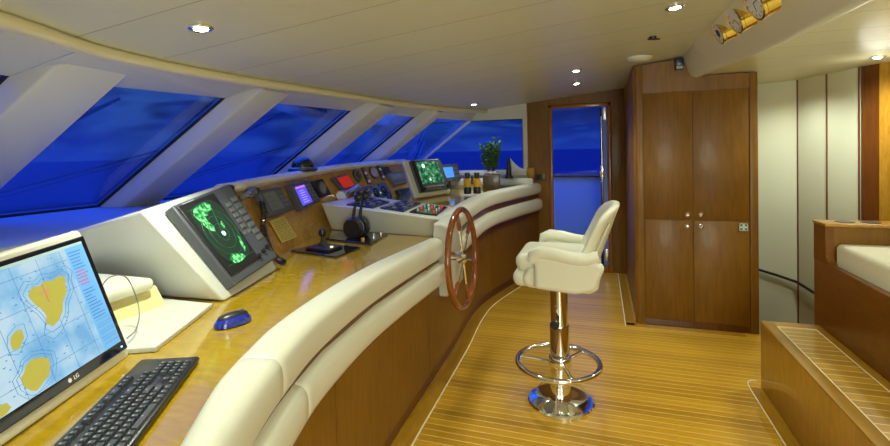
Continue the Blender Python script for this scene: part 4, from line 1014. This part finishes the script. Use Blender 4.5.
sg = MB(); sg.bx(.976, 1.030, fy - .010, fy - .0062, .768, .822); sg = sg.build('first_aid_sign', GREEN, smooth=False); tag(sg, 'small green first aid sign with a white cross on the wardrobe', 'sign')
m = MB(); m.bx(.997, 1.009, fy - .0115, fy - .010, .774, .816); m.bx(.982, 1.024, fy - .0115, fy - .010, .789, .801)
m.build('white_cross', WPRINT, sg, smooth=False)
m = MB()
for a, b, c, d in ((.976, 1.030, .768, .771), (.976, 1.030, .819, .822), (.976, .979, .768, .822), (1.027, 1.030, .768, .822)): m.bx(a, b, fy - .0115, fy - .010, c, d)
m.build('white_border', WPRINT, sg, smooth=False)
# speaker box under the ceiling
sp = thing('wall_speaker', 'small black box mounted above the wardrobe doors under the ceiling', 'speaker', (.585, fy, 2.0))
m = MB(); m.bx(.555, .612, fy - .045, fy - .004, 1.982, 2.066, .005); m.build('casing', BLACK, sp)
m = MB(); m.bx(.565, .602, fy - .049, fy - .045, 2.02, 2.058, .001); m.build('display', NAVY, sp)
m = MB(); m.bx(.562, .605, fy - .049, fy - .045, 1.990, 2.008); m.build('label_strip', KEYP, sp)

# ================================================================== GAUGE PANEL IN THE CEILING
gp_t = [(4.0, .61), (3.0, .62), (1.2, .62), (-1.6, .62)]
rings = []
for i in range(30):
    y = -1.6 + (3.925 + 1.6) * i / 29; xb = gpb(y)
    rings.append([(.60, y, 2.13), (.605, y, ceil_z(.61) - .002), (xb - .045, y, 1.955), (xb - .03, y, 1.930), (xb, y, 1.918), (xb + .03, y, 1.925), (xb + .04, y, 1.945), (xb + .04, y, 2.13)])
m = MB(); m.loft(rings); gpn = m.build('trim_60', WHITE); struct(gpn)
def gpface(y):
    a = Vector((.605, y, ceil_z(.61))); b = Vector((gpb(y) - .045, y, 1.955)); return a, b
gauges = [(2.94, .066, 'brass ship barometer, farthest of the three brass instruments in the ceiling panel'), (2.65, .076, 'brass clock in the middle of the three on the ceiling panel'), (2.37, .084, 'brass ship clock nearest the camera on the ceiling panel')]
for k, (y, r, lb) in enumerate(gauges):
    a, b = gpface(y); c0 = a.lerp(b, .30); t = (b - a).normalized(); n = Vector((t.z, 0, -t.x)); n = n if n.z < 0 else -n
    n = (n + Vector((-1.0, -.05, .22))).normalized()
    g = thing('brass_gauge', lb, 'gauge', tuple(c0), 'brass instruments on the ceiling panel')
    m = MB(); m.lathe([(r * .93, -.034), (r * .93, -.028)], c0, n, 36); m.build('flange', BRASS, g)
    m = MB(); m.lathe([(r * .95, -.03), (r * .95, .020), (r, .024), (r, .036), (r * .9, .039), (r * .86, .033)], c0, n, 36); m.build('brass_case', BRASS, g)
    m = MB(); m.lathe([(r * .87, 0), (r * .87, .002)], c0 + n * .0335, n, 32); dd = m.build('dial', DIAL, g)
    q = Vector((0, 0, 1)).rotation_difference(n).to_matrix().to_4x4(); q.translation = c0 + n * .036
    mm = MB(xf=q)
    for j in range(12):
        a_ = 2 * PI * j / 12; mm.box((r * .72 * math.cos(a_), r * .72 * math.sin(a_), 0), (r * .14, r * .05, .0006), Matrix.Rotation(a_, 3, 'Z'))
    mm.build('tick_marks', BLACK, dd)
    mm = MB(xf=q)
    for a_, l in ((.9 + k, .5), (2.8 + k, .62)): mm.box((r * l / 2 * math.cos(a_), r * l / 2 * math.sin(a_), .0006), (r * l, r * .05, .0006), Matrix.Rotation(a_, 3, 'Z'))
    if k == 0: mm.lathe([(r * .35, 0), (r * .35, .001)], (0, 0, 0), (0, 0, 1), 20)
    mm.build('hands', BLACK, dd)

# ================================================================== CEILING FITTINGS
def downlight(x, y, z, tilt, label, r=.042, first=None):
    M = Matrix.Translation((x, y, z)) @ Matrix.Rotation(tilt, 4, 'Y')
    if first is not None: return dup(first, M, label)
    t_ = thing('ceiling_downlight', label, 'ceiling light', (x, y, z), 'recessed ceiling downlights', M)
    m = MB(); m.lathe([(r, 0), (r * 1.0, -.006), (r * .85, -.010), (r * .62, -.008), (r * .60, .0)], (0, 0, 0), (0, 0, 1), 28); m.build('ring', CHROME, t_, local=True)
    m = MB(); m.lathe([(r * .58, -.002), (r * .5, -.010), (r * .2, -.014)], (0, 0, 0), (0, 0, 1), 24); m.build('lens', LAMP, t_, local=True)
    return t_
tl_ = -math.atan(.1)
L0 = downlight(-1.36, 1.32, ceil_z(-1.36) - .001, tl_, 'recessed ceiling downlight nearest the camera above the radar display')
for x, y, lb in ((.34, 2.38, 'recessed ceiling downlight left of the nearest brass clock'), (-.16, 3.69, 'recessed ceiling downlight above the helm chair, nearer of the close pair'),
                 (-.19, 4.41, 'recessed ceiling downlight of the close pair nearer the side door'), (-1.25, 4.74, 'small recessed ceiling downlight above the potted plant')):
    downlight(x, y, ceil_z(x) - .001, tl_, lb, first=L0)
LA = downlight(1.66, 3.62, 1.939, 0, 'recessed ceiling downlight in the lower aft ceiling by the wood panel', first=L0)
fill_spots = [(-.45, .35), (-1.25, -.3), (.35, .9), (-.9, 2.9), (.35, -.6)]  # unseen spots added as ambient fill, no fittings modelled
sd = thing('ceiling_latch', 'small dark brown latch on the ceiling near the wardrobe', 'latch', (.305, 2.95, 2.05))
zc = ceil_z(.305)
m = MB(); m.lathe([(.022, 0), (.02, -.012), (.008, -.016)], (.305, 2.97, zc), (0, 0, 1), 16); m.build('base', BRONZE, sd)
m = MB(); m.box((.31, 2.96, zc - .018), (.07, .012, .008), Matrix.Rotation(R(15), 3, 'Z'), .003); m.build('lever', BRONZE, sd)
vt = thing('ceiling_vent', 'low oval white ceiling fitting above the wardrobe corner', 'ceiling vent', (.28, 3.55, 2.05))
m = MB(); m.lathe([(.085, 0), (.085, -.012), (.07, -.024), (.03, -.03)], (.28, 3.58, ceil_z(.28) - .004), (0, 0, 1), 30); m.build('cover', WHITE, vt)
m = MB(); m.torus((.28, 3.58, ceil_z(.28) - .016), (0, 0, 1), .075, .004, 30, 6); m.build('vent_ring', STEEL, vt)

# ================================================================== STEP AND SETTEE
st = thing('step_platform', 'low wooden step with striped inlaid top beside the settee', 'step', (1.0, 1.5, 0))
zt = .39
m = MB(); m.bx(.867, 1.15, -1.55, 3.08, 0, zt - .004, .006); m.build('step_body', CHERRYL, st)
m = MB(); m.bx(.930, 1.105, -1.55, 3.0, zt - .004, zt); m.build('step_tread', STEPF, st, smooth=False)
m = MB(); m.bx(.867, .925, -1.55, 3.08, zt - .004, zt, .002); m.bx(.925, 1.15, 3.005, 3.08, zt - .004, zt); m.bx(1.11, 1.15, -1.55, 3.0, zt - .004, zt); m.build('step_border', MARGIN, st)
m = MB(); m.bx(.925, .930, -1.55, 3.005, zt - .004, zt + .001); m.bx(1.105, 1.11, -1.55, 3.005, zt - .004, zt + .001); m.bx(.925, 1.11, 3.0, 3.005, zt - .004, zt + .001); m.build('inlay_line', INLAY, st)
se = thing('settee', 'built-in wooden settee base with cup holders at the far end', 'settee', (1.5, 1.5, .4))
m = MB(); m.bx(1.152, 1.19, -1.55, 3.15, 0, .755, .006); m.build('side_panel', CHERRYR, se)
m = MB(); m.prism([(1.152, 2.96, .755), (1.152, 3.15, .755), (1.152, 3.15, .955), (1.152, 3.01, .955), (1.152, 3.002, .80), (1.152, 2.99, .77)], (.038, 0, 0)); m.build('side_panel_rise', CHERRYR, se, smooth=False)
m = MB(); m.bx(1.191, 2.6, 3.01, 3.15, 0, .955); m.build('end_panel', CHERRY, se)
m = MB(); m.bx(1.148, 2.6, 3.0, 3.16, .955, .972, .005); m.build('end_shelf', CHERRYL, se)
m = MB(); m.bx(1.19, 2.6, -1.55, 2.97, .55, .62); m.build('seat_board', CHERRYD, se)
for x, y in ((1.27, 3.085), (1.385, 3.085)):
    m = MB(); m.lathe([(.044, 0), (.044, .003), (.036, .004)], (x, y, .972), (0, 0, 1), 24); m.build('cup_holder', BLACK, se)
mt_ = MB(); mt_.bx(1.193, 2.5, -1.4, 3.005, .625, .868, .028, 6); tag(mt_.build('seat_mattress', FABRIC), 'cream white mattress cushion lying on the settee', 'cushion')

# ================================================================== WIPERS OUTSIDE
for i, (y0, lb) in enumerate(((1.35, 'pantograph windscreen wiper outside the large near window'), (2.45, 'windscreen wiper outside the second window from the camera'), (3.45, 'windscreen wiper outside the third window'))):
    wp = thing('wiper', lb, 'wiper', tuple(gbot(y0 + .3, 1.05)), 'windscreen wipers')
    n = Vector((-.55, 0, .8)).normalized() * .07
    def G(y, z): return gbot(y, z) + n
    m = MB(); m.tube([G(y0 - .75, 1.12) + n, G(y0 + .27, 1.52) + n * .4], .009, 6); m.build('arm', BLUEP if False else DGREY, wp)
    m = MB(); m.tube([G(y0 - .75, 1.08) + n, G(y0 + .27, 1.49) + n * .4], .007, 6); m.build('arm', DGREY, wp)
    m = MB(); m.tube([G(y0 + .02, 1.22), G(y0 + .27, 1.50), G(y0 + .45, 1.68)], [.008, .016, .008], 6); m.build('blade', RUBBER, wp)
    m = MB(); m.sph(G(y0 + .27, 1.505), .024, 10); m.build('pivot', DGREY, wp)

# ================================================================== LIGHT
def lamp(kind, loc, e, color, size=.1, rot=(0, 0, 0), **kw):
    l = bpy.data.lights.new(kind.lower() + '_lamp', kind); l.energy = e; l.color = color
    if kind == 'AREA': l.shape = 'DISK'; l.size = size
    else: l.shadow_soft_size = size
    for k, v in kw.items(): setattr(l, k, v)
    o = bpy.data.objects.new(l.name, l); col.objects.link(o); o.location = loc; o.rotation_euler = rot; return o
warm = (.97, 1.02, .86)
for x, y, e in ((-1.36, 1.32, 52), (.34, 2.38, 30), (-.16, 3.69, 26), (-.19, 4.41, 20), (-1.25, 4.74, 22)):
    lamp('SPOT', (x, y, ceil_z(x) - .03), e, warm, .04, spot_size=R(112), spot_blend=.7)
for x, y in fill_spots: lamp('SPOT', (x, y, ceil_z(x) - .03), 20, warm, .05, spot_size=R(118), spot_blend=.7)
lamp('SPOT', (1.66, 3.62, 1.90), 40, warm, .05, spot_size=R(165), spot_blend=.8)
lamp('POINT', (1.66, 3.60, 1.80), 1.6, warm, .10)
lamp('SPOT', (1.28, 4.30, 1.90), 20, warm, .03, spot_size=R(150), spot_blend=.8)
lamp('SPOT', (1.9, 1.4, 1.90), 34, warm, .05, spot_size=R(160), spot_blend=.8)
lamp('SPOT', (1.7, 0, 1.90), 34, warm, .05, spot_size=R(160), spot_blend=.8)
# soft fill disc added behind the viewer, no fitting there
lamp('AREA', (.9, -1.3, 1.2), 55, warm, 1.4, rot=(R(90), 0, 0))

# ================================================================== SKY
wd_ = bpy.data.worlds.new('dusk'); bpy.context.scene.world = wd_; wd_.use_nodes = True; t = wd_.node_tree; t.nodes.clear()
N = t.nodes.new; L = t.links.new
out = N('ShaderNodeOutputWorld'); bg = N('ShaderNodeBackground'); L(bg.outputs[0], out.inputs[0])
tc = N('ShaderNodeTexCoord'); sp_ = N('ShaderNodeSeparateXYZ'); L(tc.outputs['Generated'], sp_.inputs[0])
mp = N('ShaderNodeMapping'); mp.inputs['Scale'].default_value = (2.6, 2.6, 11); L(tc.outputs['Generated'], mp.inputs['Vector'])
nz = N('ShaderNodeTexNoise'); nz.inputs['Scale'].default_value = 2.2; nz.inputs['Detail'].default_value = 6; nz.inputs['Distortion'].default_value = .6; L(mp.outputs[0], nz.inputs['Vector'])
mr = N('ShaderNodeMapRange'); mr.inputs['From Min'].default_value = .45; mr.inputs['From Max'].default_value = .62; L(nz.outputs['Fac'], mr.inputs['Value'])
c1 = N('ShaderNodeMix'); c1.data_type = 'RGBA'; c1.inputs['A'].default_value = (.003, .010, .075, 1); c1.inputs['B'].default_value = (.05, .15, .38, 1); L(mr.outputs[0], c1.inputs['Factor'])
# brighter band just above the horizon
hb = N('ShaderNodeMapRange'); hb.inputs['From Min'].default_value = .0; hb.inputs['From Max'].default_value = .10; hb.inputs['To Min'].default_value = .75; hb.inputs['To Max'].default_value = 0; L(sp_.outputs['Z'], hb.inputs['Value'])
c2 = N('ShaderNodeMix'); c2.data_type = 'RGBA'; c2.inputs['B'].default_value = (.02, .07, .46, 1); L(hb.outputs[0], c2.inputs['Factor']); L(c1.outputs['Result'], c2.inputs['A'])
# brighter zenith at dusk
zn = N('ShaderNodeMapRange'); zn.inputs['From Min'].default_value = .35; zn.inputs['From Max'].default_value = .85; zn.inputs['To Min'].default_value = 1; zn.inputs['To Max'].default_value = 9; L(sp_.outputs['Z'], zn.inputs['Value'])
bw = N('ShaderNodeMapRange'); bw.inputs['From Min'].default_value = .25; bw.inputs['From Max'].default_value = -.8; bw.inputs['To Min'].default_value = .5; bw.inputs['To Max'].default_value = 2.4; L(sp_.outputs['X'], bw.inputs['Value'])
zm = N('ShaderNodeMath'); zm.operation = 'SUBTRACT'; zm.inputs[1].default_value = 1; L(zn.outputs[0], zm.inputs[0])
zb = N('ShaderNodeMath'); zb.operation = 'MULTIPLY_ADD'; zb.inputs[2].default_value = 1; L(zm.outputs[0], zb.inputs[0]); L(bw.outputs[0], zb.inputs[1])
gl = N('ShaderNodeMapRange'); gl.inputs['From Min'].default_value = .30; gl.inputs['From Max'].default_value = .6; L(sp_.outputs['Z'], gl.inputs['Value'])
c3 = N('ShaderNodeMix'); c3.data_type = 'RGBA'; c3.inputs['B'].default_value = (.012, .05, .34, 1); L(gl.outputs[0], c3.inputs['Factor']); L(c2.outputs['Result'], c3.inputs['A'])
L(c3.outputs['Result'], bg.inputs['Color']); L(zb.outputs[0], bg.inputs['Strength'])

# ================================================================== CAMERA
cam = bpy.data.cameras.new('camera'); co = bpy.data.objects.new('camera', cam); col.objects.link(co)
fpx = 462.; cam.sensor_width = 36; cam.sensor_fit = 'HORIZONTAL'; cam.lens = fpx / 890 * 36; cam.shift_y = -(223 - 162) / 890; cam.clip_start = .02; cam.clip_end = 3000
a, p_, r_ = R(18.5), R(1.5), R(1.4)
ca, sa, cp, sp2, cr_, sr = math.cos(a), math.sin(a), math.cos(p_), math.sin(p_), math.cos(r_), math.sin(r_)
Fv = Vector((-sa * cp, ca * cp, -sp2)); R0 = Vector((ca, sa, 0)); U0 = Vector((-sa * sp2, ca * sp2, cp))
Rv = R0 * cr_ - U0 * sr; Uv = R0 * sr + U0 * cr_
Mc = Matrix((Rv, Uv, -Fv)).transposed().to_4x4(); Mc.translation = (0, 0, 1.42); co.matrix_world = Mc
bpy.context.scene.camera = co
sc = bpy.context.scene
sc.view_settings.view_transform = 'Standard'; sc.view_settings.look = 'None'; sc.view_settings.exposure = 0; sc.view_settings.gamma = 1
try: sc.view_settings.use_curve_mapping = False
except Exception: pass
try: sc.cycles.max_bounces = 10; sc.cycles.diffuse_bounces = 6
except Exception: pass
